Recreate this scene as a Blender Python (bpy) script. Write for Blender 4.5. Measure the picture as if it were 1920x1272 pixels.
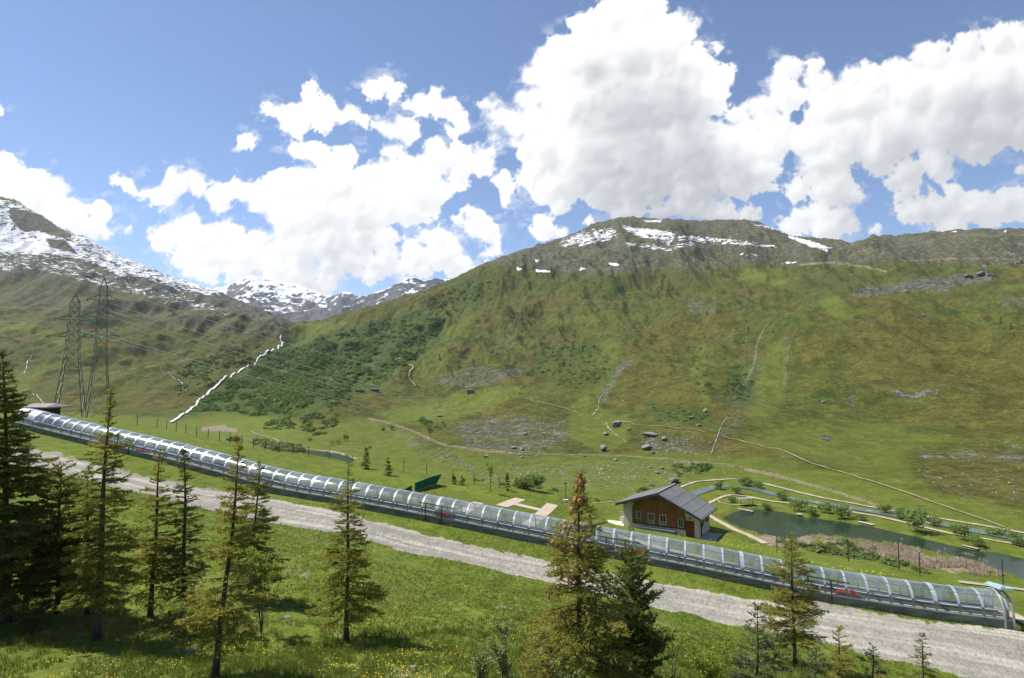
import bpy, math, random
import numpy as np
from mathutils import Vector, Matrix
for _o in list(bpy.data.objects): bpy.data.objects.remove(_o)
sc = bpy.context.scene
col = sc.collection
R_ = math.radians
# ------------------------------------------------------------------ camera
F = 1100.0; PITCH = R_(4.0)                      # focal length in 1920-px units
cam = bpy.data.cameras.new('camera'); cam.sensor_width = 36; cam.lens = 36*F/1920
cam.clip_start = 0.2; cam.clip_end = 60000
co = bpy.data.objects.new('camera', cam); col.objects.link(co); sc.camera = co
co.location = (0, 0, 0); co.rotation_euler = (R_(90)+PITCH, 0, 0)
# ------------------------------------------------------------------ sky, sun, exposure
SUN_AZ, SUN_EL = -72.0, 58.0                     # degrees, azimuth from +Y clockwise
W = bpy.data.worlds.new('World'); sc.world = W; W.use_nodes = True
nt = W.node_tree; bg = nt.nodes['Background']
sky = nt.nodes.new('ShaderNodeTexSky'); sky.sky_type = 'NISHITA'; sky.sun_disc = False
sky.sun_elevation = R_(SUN_EL); sky.sun_rotation = R_(SUN_AZ)
sky.altitude = 3000; sky.air_density = 1.0; sky.dust_density = 0.35; sky.ozone_density = 3.2
nt.links.new(sky.outputs[0], bg.inputs[0]); bg.inputs[1].default_value = 0.12
sd = bpy.data.lights.new('sun', 'SUN'); sd.energy = 4.7; sd.angle = R_(0.53); sd.color = (1, .955, .88)
so = bpy.data.objects.new('sun', sd); col.objects.link(so); so.location = (-40, 0, 60)
sv = Vector((math.sin(R_(SUN_AZ))*math.cos(R_(SUN_EL)), math.cos(R_(SUN_AZ))*math.cos(R_(SUN_EL)), math.sin(R_(SUN_EL))))
so.rotation_euler = (-sv).to_track_quat('-Z', 'Y').to_euler()
sc.view_settings.view_transform = 'Standard'; sc.view_settings.look = 'None'
sc.view_settings.exposure = 0.55; sc.view_settings.gamma = 1
sc.render.engine = 'CYCLES'
sc.cycles.max_bounces = 6; sc.cycles.diffuse_bounces = 2; sc.cycles.glossy_bounces = 3
sc.cycles.transmission_bounces = 4; sc.cycles.transparent_max_bounces = 24; sc.cycles.volume_bounces = 0
sc.cycles.caustics_reflective = False; sc.cycles.caustics_refractive = False
rng = np.random.default_rng(7); random.seed(7)
# ------------------------------------------------------------------ helpers
def P3(px, py):
    a = (px-960)/F; b = (636-py)/F
    return np.array([a, math.cos(PITCH)-b*math.sin(PITCH), math.sin(PITCH)+b*math.cos(PITCH)])
def at(px, py, D):
    d = P3(px, py); return Vector(d*(D/d[1]))
def link(o, parent=None):
    col.objects.link(o)
    if parent is not None: o.parent = parent
    return o
def tag(o, label=None, cat=None, group=None, kind=None):
    if label: o['label'] = label
    if cat: o['category'] = cat
    if group: o['group'] = group
    if kind: o['kind'] = kind
    return o
def empty(name, loc, rz=0, label=None, cat=None, group=None):
    o = bpy.data.objects.new(name, None); o.location = loc; o.rotation_euler = (0, 0, rz)
    o.empty_display_size = .2; col.objects.link(o); return tag(o, label, cat, group)
def mesh_np(name, V, Fs, mat=None, smooth=False, mats=None, midx=None):
    """V (n,3); Fs list of faces or an (m,k) array"""
    me = bpy.data.meshes.new(name)
    V = np.asarray(V, dtype=np.float32)
    if isinstance(Fs, np.ndarray):
        m, k = Fs.shape
        me.vertices.add(len(V)); me.vertices.foreach_set('co', V.ravel())
        me.loops.add(m*k); me.loops.foreach_set('vertex_index', Fs.astype(np.int32).ravel())
        me.polygons.add(m); me.polygons.foreach_set('loop_start', np.arange(0, m*k, k, dtype=np.int32))
        if smooth: me.polygons.foreach_set('use_smooth', np.ones(m, dtype=bool))
        me.update(calc_edges=True)
    else:
        me.from_pydata([tuple(map(float, v)) for v in V], [], Fs)
        if smooth:
            me.polygons.foreach_set('use_smooth', np.ones(len(me.polygons), dtype=bool))
        me.update()
    if mats:
        for m_ in mats: me.materials.append(m_)
        if midx is not None: me.polygons.foreach_set('material_index', np.asarray(midx, dtype=np.int32))
    elif mat: me.materials.append(mat)
    return me
def obj(name, V, Fs, mat=None, parent=None, smooth=False, **k):
    o = bpy.data.objects.new(name, mesh_np(name, V, Fs, mat, smooth, **k)); return link(o, parent)
class MB:
    def __init__(s): s.V = []; s.F = []; s.n = 0
    def add(s, V, Fs):
        V = np.asarray(V, float); s.V.append(V); s.F += [tuple(i+s.n for i in f) for f in Fs]; s.n += len(V); return s
    def box(s, c, size, rz=0, M=None):
        x, y, z = np.array(size)/2.
        V = np.array([[a*x, b*y, d*z] for d in (-1, 1) for b in (-1, 1) for a in (-1, 1)])
        if M is not None: V = V @ np.array(M).T
        elif rz: cr, sr = math.cos(rz), math.sin(rz); V = V @ np.array([[cr, sr, 0], [-sr, cr, 0], [0, 0, 1]])
        return s.add(V+np.array(c), [(0, 2, 3, 1), (4, 5, 7, 6), (0, 1, 5, 4), (2, 6, 7, 3), (0, 4, 6, 2), (1, 3, 7, 5)])
    def bar(s, a, b, w, h=None, up=(0, 0, 1)):
        a = np.array(a, float); b = np.array(b, float); h = h or w
        d = b-a; L = np.linalg.norm(d)
        if L < 1e-6: return s
        d /= L; u = np.array(up, float)
        if abs(d@u) > .95: u = np.array([0, 1., 0])
        r = np.cross(d, u); r /= np.linalg.norm(r); u = np.cross(r, d)
        V = [p+r*i*w/2+u*j*h/2 for p in (a, b) for i, j in ((-1, -1), (1, -1), (1, 1), (-1, 1))]
        return s.add(V, [(3, 2, 1, 0), (4, 5, 6, 7), (0, 1, 5, 4), (1, 2, 6, 5), (2, 3, 7, 6), (3, 0, 4, 7)])
    def tube(s, pts, rad, n=6, cap=True):
        pts = [np.array(p, float) for p in pts]; m = len(pts)
        if np.isscalar(rad): rad = [rad]*m
        V = []; prev = None
        for i, p in enumerate(pts):
            d = pts[min(i+1, m-1)]-pts[max(i-1, 0)]; d = d/(np.linalg.norm(d)+1e-9)
            u = np.array([0, 0, 1.]) if abs(d[2]) < .9 else np.array([1., 0, 0])
            if prev is not None: u = prev
            r = np.cross(d, u); r /= np.linalg.norm(r)+1e-9; u = np.cross(r, d); prev = u
            for k in range(n):
                a = 2*math.pi*k/n; V.append(p+rad[i]*(math.cos(a)*r+math.sin(a)*u))
        Fs = [(i*n+k, i*n+(k+1) % n, (i+1)*n+(k+1) % n, (i+1)*n+k) for i in range(m-1) for k in range(n)]
        if cap: Fs += [tuple(range(n))[::-1], tuple(range((m-1)*n, m*n))]
        return s.add(V, Fs)
    def build(s, name, mat, parent=None, smooth=False):
        return obj(name, np.vstack(s.V), s.F, mat, parent, smooth)
# ------------------------------------------------------------------ noise
def _h(ix, iy, s):
    n = (ix.astype(np.int64)*374761393+iy.astype(np.int64)*668265263+s*1442695041) & 0x7fffffff
    n = ((n ^ (n >> 13))*1274126177) & 0x7fffffff
    return ((n ^ (n >> 16)) & 0xffff)/65535.0
def vn(x, y, s=0):
    ix = np.floor(x); iy = np.floor(y); fx = x-ix; fy = y-iy
    fx = fx*fx*fx*(fx*(fx*6-15)+10); fy = fy*fy*fy*(fy*(fy*6-15)+10)
    a = _h(ix, iy, s); b = _h(ix+1, iy, s); c = _h(ix, iy+1, s); d = _h(ix+1, iy+1, s)
    return (a+(b-a)*fx)*(1-fy)+(c+(d-c)*fx)*fy
def fbm(x, y, octv=5, s=0, rough=.5, ridged=False):
    t = np.zeros_like(x, dtype=float); amp = 1.; tot = 0.
    for o in range(octv):
        ca, sa = math.cos(o*1.1), math.sin(o*1.1)
        v = vn(x*ca-y*sa+o*17.3, x*sa+y*ca+o*7.7, s+o)
        if ridged: v = 1-abs(2*v-1)
        t += amp*v; tot += amp; amp *= rough; x = x*2.03; y = y*2.03
    return t/tot
def smooth01(t): t = np.clip(t, 0, 1); return t*t*(3-2*t)
def inpoly(x, y, poly):
    r = np.zeros(x.shape, bool); n = len(poly)
    for i in range(n):
        x1, y1 = poly[i]; x2, y2 = poly[(i+1) % n]
        if y1 == y2: continue
        c = ((y1 > y) != (y2 > y)) & (x < (x2-x1)*(y-y1)/(y2-y1)+x1); r ^= c
    return r
def polydist(x, y, poly, closed=True):
    d = np.full(x.shape, 1e9); n = len(poly)
    for i in range(n if closed else n-1):
        x1, y1 = poly[i]; x2, y2 = poly[(i+1) % n]
        dx, dy = x2-x1, y2-y1; t = np.clip(((x-x1)*dx+(y-y1)*dy)/(dx*dx+dy*dy+1e-9), 0, 1)
        d = np.minimum(d, np.hypot(x-x1-t*dx, y-y1-t*dy))
    return d
# ------------------------------------------------------------------ materials
def nodes(name):
    m = bpy.data.materials.new(name); m.use_nodes = True; t = m.node_tree
    return m, t, t.nodes['Principled BSDF'], t.nodes['Material Output']
def N(t, typ, **k):
    n = t.nodes.new(typ)
    for a, b in k.items():
        if a.startswith('_'): n.inputs[int(a[1:])].default_value = b
        else: setattr(n, a, b)
    return n
def noise(t, vec, scale, detail=4, rough=.55, dist=0):
    n = t.nodes.new('ShaderNodeTexNoise'); n.inputs['Scale'].default_value = scale; n.inputs['Detail'].default_value = detail
    n.inputs['Roughness'].default_value = rough; n.inputs['Distortion'].default_value = dist
    t.links.new(vec, n.inputs['Vector']); return n.outputs['Fac']
def math_(t, op, a, b=None, c=None, clamp=False):
    n = t.nodes.new('ShaderNodeMath'); n.operation = op; n.use_clamp = clamp
    for i, v in enumerate((a, b, c)):
        if v is None: continue
        if isinstance(v, (int, float)): n.inputs[i].default_value = v
        else: t.links.new(v, n.inputs[i])
    return n.outputs[0]
def mix(t, f, a, b, blend='MIX'):
    n = t.nodes.new('ShaderNodeMix'); n.data_type = 'RGBA'; n.blend_type = blend
    for sck, v in ((n.inputs[0], f), (n.inputs[6], a), (n.inputs[7], b)):
        if isinstance(v, (int, float)): sck.default_value = v
        elif isinstance(v, tuple): sck.default_value = (*v, 1)
        else: t.links.new(v, sck)
    return n.outputs[2]
def mapr(t, v, a, b, c=0., d=1., sm=True):
    n = t.nodes.new('ShaderNodeMapRange'); n.interpolation_type = 'SMOOTHSTEP' if sm else 'LINEAR'
    t.links.new(v, n.inputs[0])
    for i, q in enumerate((a, b, c, d)): n.inputs[i+1].default_value = q
    return n.outputs[0]
def coords(t, kind='Object'):
    return t.nodes.new('ShaderNodeTexCoord').outputs[kind]
def bump(t, h, strength, dist, bs):
    b = t.nodes.new('ShaderNodeBump'); b.inputs['Strength'].default_value = strength; b.inputs['Distance'].default_value = dist
    t.links.new(h, b.inputs['Height']); t.links.new(b.outputs[0], bs.inputs['Normal'])
def pmat(name, c1, c2=None, scale=3., rough=.8, metal=0., bmp=0., detail=5, spec=.3, stretch=None, lo=.35, hi=.65):
    m, t, bs, out = nodes(name); c2 = c2 or tuple(v*.7 for v in c1)
    v = coords(t)
    if stretch:
        mp = t.nodes.new('ShaderNodeMapping'); mp.inputs['Scale'].default_value = stretch
        t.links.new(v, mp.inputs[0]); v = mp.outputs[0]
    f = noise(t, v, scale, detail)
    t.links.new(mix(t, mapr(t, f, lo, hi), c1, c2), bs.inputs['Base Color'])
    bs.inputs['Roughness'].default_value = rough; bs.inputs['Metallic'].default_value = metal
    bs.inputs['Specular IOR Level'].default_value = spec
    if bmp: bump(t, f, .6, bmp, bs)
    return m
def leafmat(name, c1, c2, scale=1.5, trans=.3, c3=None):
    m, t, bs, out = nodes(name); v = coords(t)
    f = noise(t, v, scale, 4); f2 = noise(t, v, scale*9, 2)
    c = mix(t, mapr(t, f, .35, .65), c1, c2)
    if c3: c = mix(t, mapr(t, f2, .5, .68), c, c3)
    t.links.new(c, bs.inputs['Base Color']); bs.inputs['Roughness'].default_value = .6; bs.inputs['Specular IOR Level'].default_value = .25
    tr = t.nodes.new('ShaderNodeBsdfTranslucent'); t.links.new(c, tr.inputs[0])
    ms = t.nodes.new('ShaderNodeMixShader'); ms.inputs[0].default_value = trans
    t.links.new(bs.outputs[0], ms.inputs[1]); t.links.new(tr.outputs[0], ms.inputs[2]); t.links.new(ms.outputs[0], out.inputs[0])
    return m
# ================================================================== TERRAIN
# outlines of the land, each point (column, row, distance in metres) seen from the balcony; z comes from the sight line
def zat(px, py, D): return at(px, py, D)[2]
EDG = [(-600, 700, 80), (20, 797, 73.5), (78, 815, 72), (190, 842, 69.5), (430, 902, 65), (500, 925, 63.6), (740, 967, 60), (960, 1011, 56.8), (1116, 1042, 54.8),
       (1194, 1056, 53.7), (1311, 1078, 52), (1428, 1104, 50.6), (1540, 1128, 49.2), (1740, 1161, 47.2), (1902, 1181, 45.7), (2300, 1240, 43)]
cA = [(-600, 1290, 18), (0, 1290, 19.5), (400, 1290, 20), (800, 1290, 20.5), (1200, 1290, 22), (1500, 1290, 27), (1750, 1287, 34), (1950, 1305, 36), (2300, 1400, 36)]
cB = [(-600, 1080, 30), (0, 1150, 27.5), (180, 1190, 26), (645, 1200, 28), (1000, 1180, 31), (1300, 1205, 33.5), (1500, 1235, 35.5), (1750, 1268, 36.5), (1950, 1294, 37), (2300, 1380, 38)]
cC = [(-600, 760, 56), (-50, 855, 54), (96, 888, 52.5), (228, 920, 52), (380, 955, 51.8), (509, 983, 51.2), (626, 1001, 50.8), (760, 1036, 49.8), (960, 1080, 48.4), (1250, 1147, 45),
      (1369, 1175, 43.5), (1600, 1221, 40.5), (1752, 1252, 38.8), (1815, 1265, 38.2), (1950, 1292, 37.5), (2300, 1370, 38.6)]
cD = [(-600, 730, 66), (-50, 824, 64), (78, 852, 62.5), (275, 900, 60.5), (380, 922, 59), (509, 941, 58), (626, 963, 56.5), (772, 1002, 54.8), (918, 1037, 53.5), (1100, 1072, 51.5), (1250, 1102, 49.8),
      (1398, 1128, 48.2), (1540, 1149, 47), (1700, 1173, 45.6), (1880, 1196, 44.3), (2300, 1270, 41.5)]
cH = [(-600, 740, 110), (-100, 768, 106), (0, 775, 104), (130, 783, 104), (250, 797, 100), (430, 832, 95), (480, 843, 94), (584, 858, 92), (662, 876, 90), (740, 882, 88), (791, 889, 87),
      (869, 905, 86), (960, 917, 86), (1046, 926, 88), (1105, 946, 90), (1152, 962, 93), (1200, 968, 96), (1280, 985, 95), (1328, 998, 88), (1401, 1013, 82), (1440, 1030, 76), (1540, 1047, 70),
      (1640, 1057, 67), (1715, 1078, 64), (1802, 1090, 62), (1915, 1100, 60), (2300, 1140, 57)]
def zc(lst):   # (column, distance, height)
    r = []
    for px, D, z in lst:
        d = P3(px, 700); x = d[0]/d[1]*D; r.append((px, None, D, z))
    return r
cI = zc([(-600, 300, -33), (0, 300, -34), (330, 280, -35), (600, 240, -37.5), (900, 200, -39), (1152, 165, -39.4), (1328, 150, -39.4), (1440, 135, -39.4), (1540, 122, -39.4), (1640, 114, -39.4),
         (1715, 107, -39.4), (1915, 98, -39.4), (2300, 92, -39.5)])
cJ = [(-600, 785, 480), (0, 785, 480), (330, 792, 470), (430, 788, 500), (500, 776, 560), (560, 800, 450), (600, 843, 330), (700, 862, 285), (850, 880, 252), (960, 893, 238), (1200, 888, 244), (1440, 893, 240),
      (1650, 933, 196), (1900, 988, 158), (2300, 1070, 122)]
cK = [(-600, 720, 900), (0, 735, 800), (200, 760, 650), (330, 772, 560), (430, 745, 680), (500, 735, 700), (600, 785, 450), (700, 795, 430), (850, 800, 400), (960, 800, 400), (1150, 800, 400), (1300, 790, 370),
      (1440, 800, 350), (1650, 850, 275), (1900, 900, 205), (2300, 960, 170)]
cL = [(-600, 640, 1200), (0, 660, 1200), (200, 690, 1000), (330, 722, 800), (430, 700, 900), (500, 680, 1000), (540, 672, 1050), (600, 730, 650), (700, 730, 620), (850, 725, 600), (960, 720, 620), (1150, 710, 600),
      (1300, 700, 560), (1440, 710, 530), (1650, 750, 430), (1900, 790, 340), (2300, 820, 280)]
cM = [(-600, 520, 1800), (0, 590, 1700), (200, 620, 1400), (330, 640, 1250), (430, 628, 1350), (500, 632, 1320), (535, 642, 1300), (600, 660, 1000), (700, 650, 950), (850, 640, 950), (960, 620, 1000), (1150, 610, 950),
      (1300, 600, 900), (1440, 600, 850), (1650, 630, 700), (1900, 650, 600), (2300, 680, 500)]
cN = [(-600, 380, 2100), (0, 470, 2200), (200, 530, 2000), (330, 570, 1800), (430, 590, 1750), (500, 605, 1700), (540, 618, 1650), (600, 627, 1350), (700, 605, 1300), (850, 565, 1400), (960, 530, 1450), (1150, 500, 1500),
      (1300, 500, 1500), (1440, 510, 1400), (1650, 530, 1250), (1900, 540, 1150), (2300, 560, 1000)]
sk = [(-600, 240, 2500), (0, 368, 2500), (25, 374), (50, 388), (110, 425), (160, 445), (200, 470), (250, 490), (330, 522), (400, 542), (440, 560), (480, 575), (520, 592), (545, 603, 2050), (575, 603, 1900), (600, 600, 1700), (640, 588),
      (680, 577), (720, 567), (760, 554), (800, 543), (822, 533), (850, 522), (900, 497), (950, 478), (1000, 462), (1050, 447), (1090, 432), (1110, 419), (1130, 416), (1150, 410), (1180, 406), (1230, 410), (1270, 411), (1310, 414), (1350, 412),
      (1400, 412), (1418, 415), (1440, 424), (1482, 441), (1497, 444), (1535, 446), (1579, 450), (1599, 456), (1617, 449), (1637, 441), (1681, 441), (1739, 435), (1827, 429), (1920, 428, 1600), (2300, 420, 1400)]
skD = ([-600, 0, 330, 545, 600, 720, 850, 960, 1180, 1440, 1600, 1800, 1920, 2300], [2500, 2500, 2300, 2050, 1700, 1600, 1700, 1850, 2100, 2100, 1900, 1700, 1600, 1400])
cO = [(p[0], p[1], float(np.interp(p[0], *skD))) for p in sk]
AZ = np.concatenate([np.arange(-180, -44, 2.), np.linspace(-44, 44, 1050), np.arange(46, 180, 2.)])
NC = len(AZ)
def curve(lst, sm=9):
    a = []; r = []; z = []
    for p in lst:
        if len(p) == 4:
            x = (p[0]-960)/F/math.cos(PITCH)*p[2]; a.append(math.degrees(math.atan2(x, p[2]))); r.append(math.hypot(x, p[2])); z.append(p[3])
        else:
            v = at(*p); a.append(math.degrees(math.atan2(v[0], v[1]))); r.append(math.hypot(v[0], v[1])); z.append(v[2])
    lr = np.interp(AZ, a, np.log(r), period=360); zz = np.interp(AZ, a, z, period=360)
    if sm > 1:
        k = np.hanning(sm+2)[1:-1]; k /= k.sum()
        f = lambda q: np.convolve(np.concatenate([q[-sm:], q, q[:sm]]), k, 'same')[sm:-sm]
        lr, zz = f(lr), f(zz)
    return np.exp(lr), zz
CV = []
def const(r, z): return np.full(NC, float(r)), np.full(NC, float(z))
CV.append(const(.5, -6.3)); CV.append(const(8, -7.2))
for c_ in (cA, cB, cC, cD): CV.append(curve(c_, 25))
e_ = curve(EDG, 5); CV.append(e_)
x_ = e_[0]*np.sin(np.radians(AZ)); y_ = e_[0]*np.cos(np.radians(AZ)); y2 = y_+np.where(y_ > 0, 3.6, -3.6)
CV.append((np.maximum(np.hypot(x_, y2), e_[0]+2), e_[1]-.15))
CV.append(curve(cH, 15))
for c_ in (cI, cJ, cK, cL, cM, cN): CV.append(curve(c_, 41))
CV.append(curve(cO, 3))
CV.append((CV[-1][0]*1.25, CV[-1][1]*.7)); CV.append(const(5000, -40)); CV.append(const(9500, -60))
ROWS = [2, 8, 60, 70, 36, 12, 10, 46, 16, 34, 62, 70, 78, 84, 92, 8, 6, 4]   # rows per strip between outlines
CR = np.array([c[0] for c in CV]); CZ = np.array([c[1] for c in CV])
for k in range(1, len(CR)): CR[k] = np.maximum(CR[k], CR[k-1]*1.01)
# monotone cubic of z over log R per column
LR = np.log(CR); h_ = np.diff(LR, axis=0); dl = np.diff(CZ, axis=0)/h_
m_ = np.zeros_like(CZ); w1 = 2*h_[1:]+h_[:-1]; w2 = h_[1:]+2*h_[:-1]
same = dl[1:]*dl[:-1] > 0
with np.errstate(divide='ignore', invalid='ignore'):
    hm = (w1+w2)/(w1/dl[:-1]+w2/dl[1:])
m_[1:-1] = np.where(same, hm, 0); m_[0] = dl[0]; m_[-1] = dl[-1]
RR = []; ZZ = []; seg = []
for k in range(len(ROWS)):
    n = ROWS[k]
    for j in range(n+(k == len(ROWS)-1)):
        t = j/n; h = h_[k]
        RR.append(np.exp(LR[k]+t*h))
        ZZ.append((2*t**3-3*t**2+1)*CZ[k]+(t**3-2*t**2+t)*h*m_[k]+(-2*t**3+3*t**2)*CZ[k+1]+(t**3-t**2)*h*m_[k+1]); seg.append(k+t)
RR = np.array(RR); ZZ = np.array(ZZ); seg = np.array(seg); NR = len(RR)
SA = np.sin(np.radians(AZ))[None]; CA = np.cos(np.radians(AZ))[None]
X = RR*SA; Y = RR*CA
sg = seg[:, None]
# relief
amp = smooth01((sg-10.2)/2.2)*(1-.55*smooth01((sg-14.3)/.7))*(1-smooth01((sg-15)/1.))
rel = (fbm(X/210, Y/420, 6, 3, .52)-.5)*np.clip(RR*.115, 0, 150)
rel += (fbm(X/60+3, Y/150, 5, 9, .55, True)-.6)*np.clip(RR*.022, 0, 26)
gm = np.exp(-((AZ[None]-10)/60)**2)
ZZ = ZZ+rel*amp*(1-.6*smooth01((sg-14.4)/.6))
ZZ += (fbm(X/9, Y/9, 4, 21)-.5)*.35*smooth01((sg-1.5)/1)*(1-smooth01((sg-3.6)/.4))
ZZ += (fbm(X/14, Y/14, 4, 5)-.5)*.6*smooth01((sg-7.1)/.5)*(1-smooth01((sg-8)/.6))
ZZ += (fbm(X/40, Y/40, 4, 6)-.5)*3.*smooth01((sg-8.2)/.4)*(1-smooth01((sg-8.8)/.2))
ZZ += (fbm(X/25, Y/25, 5, 8)-.5)*3.2*smooth01((sg-10.0)/.5)*(1-smooth01((sg-12)/2))
ZZ += (fbm(X/55, Y/40, 6, 12, .7, True)-.6)*34*smooth01((sg-14.6)/.4)*(1-smooth01((sg-15)/1.))
te_ = CZ[15]/CR[15]; rw = seg > 13
for _ in range(3):
    act = (ZZ[rw]/RR[rw]).max(0); dlt = te_-act; kk = np.ones(21)/21; dlt = np.convolve(np.pad(dlt, 10, 'wrap'), kk, 'valid')*1.
    ZZ += dlt[None]*RR*smooth01((sg-11.5)/3)*(1-smooth01((sg-15.6)/.4))
# image-row position of every terrain point, for reading traced outlines as places on the land

def projpx():
    yy = np.maximum(Y, .01); dn = math.cos(PITCH)*yy+ZZ*math.sin(PITCH)
    return 960+F*X/dn, 636-F*(ZZ*math.cos(PITCH)-yy*math.sin(PITCH))/dn
def hit(px, py):
    d = P3(px, py); az = math.degrees(math.atan2(d[0], d[1])); te = d[2]/math.hypot(d[0], d[1])
    c = np.interp(az, AZ, np.arange(NC)); i = int(c); f = c-i
    r = RR[:, i]*(1-f)+RR[:, i+1]*f; z = ZZ[:, i]*(1-f)+ZZ[:, i+1]*f
    s = z/r; k = int(np.argmax(s >= te))
    if not (s >= te).any(): k = int(np.argmax(s))
    k = max(k, 1); t = (te-s[k-1])/(s[k]-s[k-1]+1e-12); t = min(max(t, 0), 1)
    rr = r[k-1]+(r[k]-r[k-1])*t; zz = z[k-1]+(z[k]-z[k-1])*t
    a = math.radians(az); return Vector((rr*math.sin(a), rr*math.cos(a), zz))
def gz(x, y):
    x = np.atleast_1d(np.asarray(x, float)); y = np.atleast_1d(np.asarray(y, float))
    az = np.degrees(np.arctan2(x, y)); r = np.hypot(x, y); c = np.interp(az, AZ, np.arange(NC)); i = np.clip(c.astype(int), 0, NC-2)
    out = np.zeros(len(x))
    for col_ in (0, 1):
        ii = i+col_; w = (1-(c-i)) if col_ == 0 else (c-i)
        lo = np.zeros(len(x), int); hi = np.full(len(x), NR-1)
        while (hi-lo > 1).any():
            md = (lo+hi)//2; g = RR[md, ii] <= r; lo = np.where(g, md, lo); hi = np.where(g, hi, md)
        t = (r-RR[lo, ii])/(RR[hi, ii]-RR[lo, ii]+1e-9); out += w*(ZZ[lo, ii]+(ZZ[hi, ii]-ZZ[lo, ii])*np.clip(t, 0, 1))
    return out
def ground(x, y): return float(gz(x, y)[0])
# pond beds: the water planes are real, the land dips under them
WZ = -39.75
def onplane(px, py, z):
    d = P3(px, py); return Vector(d*(z/d[2]))
pond_px = [(1352, 972), (1372, 962), (1395, 957), (1420, 955), (1450, 958), (1478, 962), (1510, 969), (1545, 974), (1590, 980), (1625, 986), (1665, 995), (1700, 1003), (1735, 1010), (1780, 1022), (1830, 1032), (1880, 1038),
           (1960, 1056), (2040, 1078), (2040, 1135), (1960, 1105), (1900, 1079), (1860, 1071), (1830, 1058), (1795, 1046), (1760, 1035), (1700, 1025), (1640, 1015), (1585, 1008), (1540, 1002), (1515, 1004), (1490, 1012), (1460, 1008), (1425, 1002), (1395, 992), (1372, 984)]
pond_w = [onplane(a, b, WZ) for a, b in pond_px]; pp = [(v[0], v[1]) for v in pond_w]
WZ2 = -37.2
pond2_px = [(575, 845), (600, 846), (625, 849), (650, 854), (668, 863), (650, 872), (600, 869), (560, 856)]
pond2_w = [onplane(a, b, WZ2) for a, b in pond2_px]; pp2 = [(v[0], v[1]) for v in pond2_w]
fl = smooth01((sg-8.75)/.25)*(1-smooth01((sg-9.75)/.3))*smooth01((AZ[None]-8)/6)
ZZ = ZZ*(1-fl)+(-39.35+(fbm(X/12, Y/12, 3, 77)-.5)*.35)*fl
for q, wz in ((pp, WZ), (pp2, WZ2)):
    ins = inpoly(X, Y, q); dd = np.where(ins, polydist(X, Y, q), 0)
    ZZ = np.where(ins, np.minimum(ZZ, wz-np.clip(dd*.35, .02, 1.5)), ZZ)
    if wz == WZ2:
        dn = np.where(ins, 0, polydist(X, Y, q)); near = (dn < 25) & ~ins & (Y > 150)
        ZZ = np.where(near, ZZ+(wz+.3-ZZ)*(1-smooth01(dn/25)), ZZ)
# house terrace levelled
HB = -21.55
dh = np.hypot(X-21.5, Y-86.5)
ZZ = ZZ+(HB-ZZ)*(1-smooth01((dh-8.5)/5.))*((sg > 7) & (sg < 9))
PX, PY = projpx(); PX0, PY0 = PX, PY
_far = smooth01((sg-8)/2.)
PX = PX+((fbm(PX0/26, PY0/13, 5, 31, .6)-.5)*(30-8*_far)+(fbm(PX0/5, PY0/3, 3, 35)-.5)*3); PY = PY+(fbm(PX0/26+50, PY0/13, 5, 32, .6)-.5)*(16-2*_far)
# ---- what covers the land (0..1 masks stored with every point)
def blob(poly, soft=6):
    poly = [(x-450 if x <= 0 else x+450 if x >= 1915 else x, y-(60 if x <= 0 and y < 420 else 0)) for x, y in poly]   # masks run on beyond the sides of the view
    ins = inpoly(PX, PY, poly); x0 = min(p[0] for p in poly)-3*soft; x1 = max(p[0] for p in poly)+3*soft
    y0 = min(p[1] for p in poly)-3*soft; y1 = max(p[1] for p in poly)+3*soft
    o = np.zeros(PX.shape); s = (PX > x0) & (PX < x1) & (PY > y0) & (PY < y1) & (Y > 1)
    d = polydist(PX[s], PY[s], poly)*np.where(ins[s], 1, -1); o[s] = smooth01(d/(2*soft)+.5); return o
front = (Y > 1)
def line(pts, w):
    o = np.zeros(PX.shape); xs = [p[0] for p in pts]; ys = [p[1] for p in pts]
    s = (PX > min(xs)-4*w) & (PX < max(xs)+4*w) & (PY > min(ys)-4*w) & (PY < max(ys)+4*w) & front
    o[s] = 1-smooth01((polydist(PX[s], PY[s], pts, False)-w*.4)/w); return o
edge_n = fbm(X/1.9, Y/1.9, 6, 40, .7)-.5
road = np.ones(PX.shape)*smooth01((sg-4+edge_n*.30)/.12)*(1-smooth01((sg-5+edge_n*.5)/.4))
road = np.maximum(road, blob([(1530, 1128), (1640, 1150), (1760, 1168), (1905, 1184), (2000, 1200), (2000, 1310), (1830, 1275), (1600, 1222), (1480, 1170), (1470, 1140)], 8)*smooth01((edge_n+.42)/.12))
fresh = np.ones(PX.shape)*(1-smooth01((sg-8.1)/.6))
fresh = np.maximum(fresh, .8*smooth01((sg-8.7)/.2)*(1-smooth01((sg-10.15)/.5)))
rock = np.zeros(PX.shape); snow = np.zeros(PX.shape); wood = np.zeros(PX.shape); dirt = np.zeros(PX.shape)
def up(a, v): np.maximum(a, v, out=a)
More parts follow.
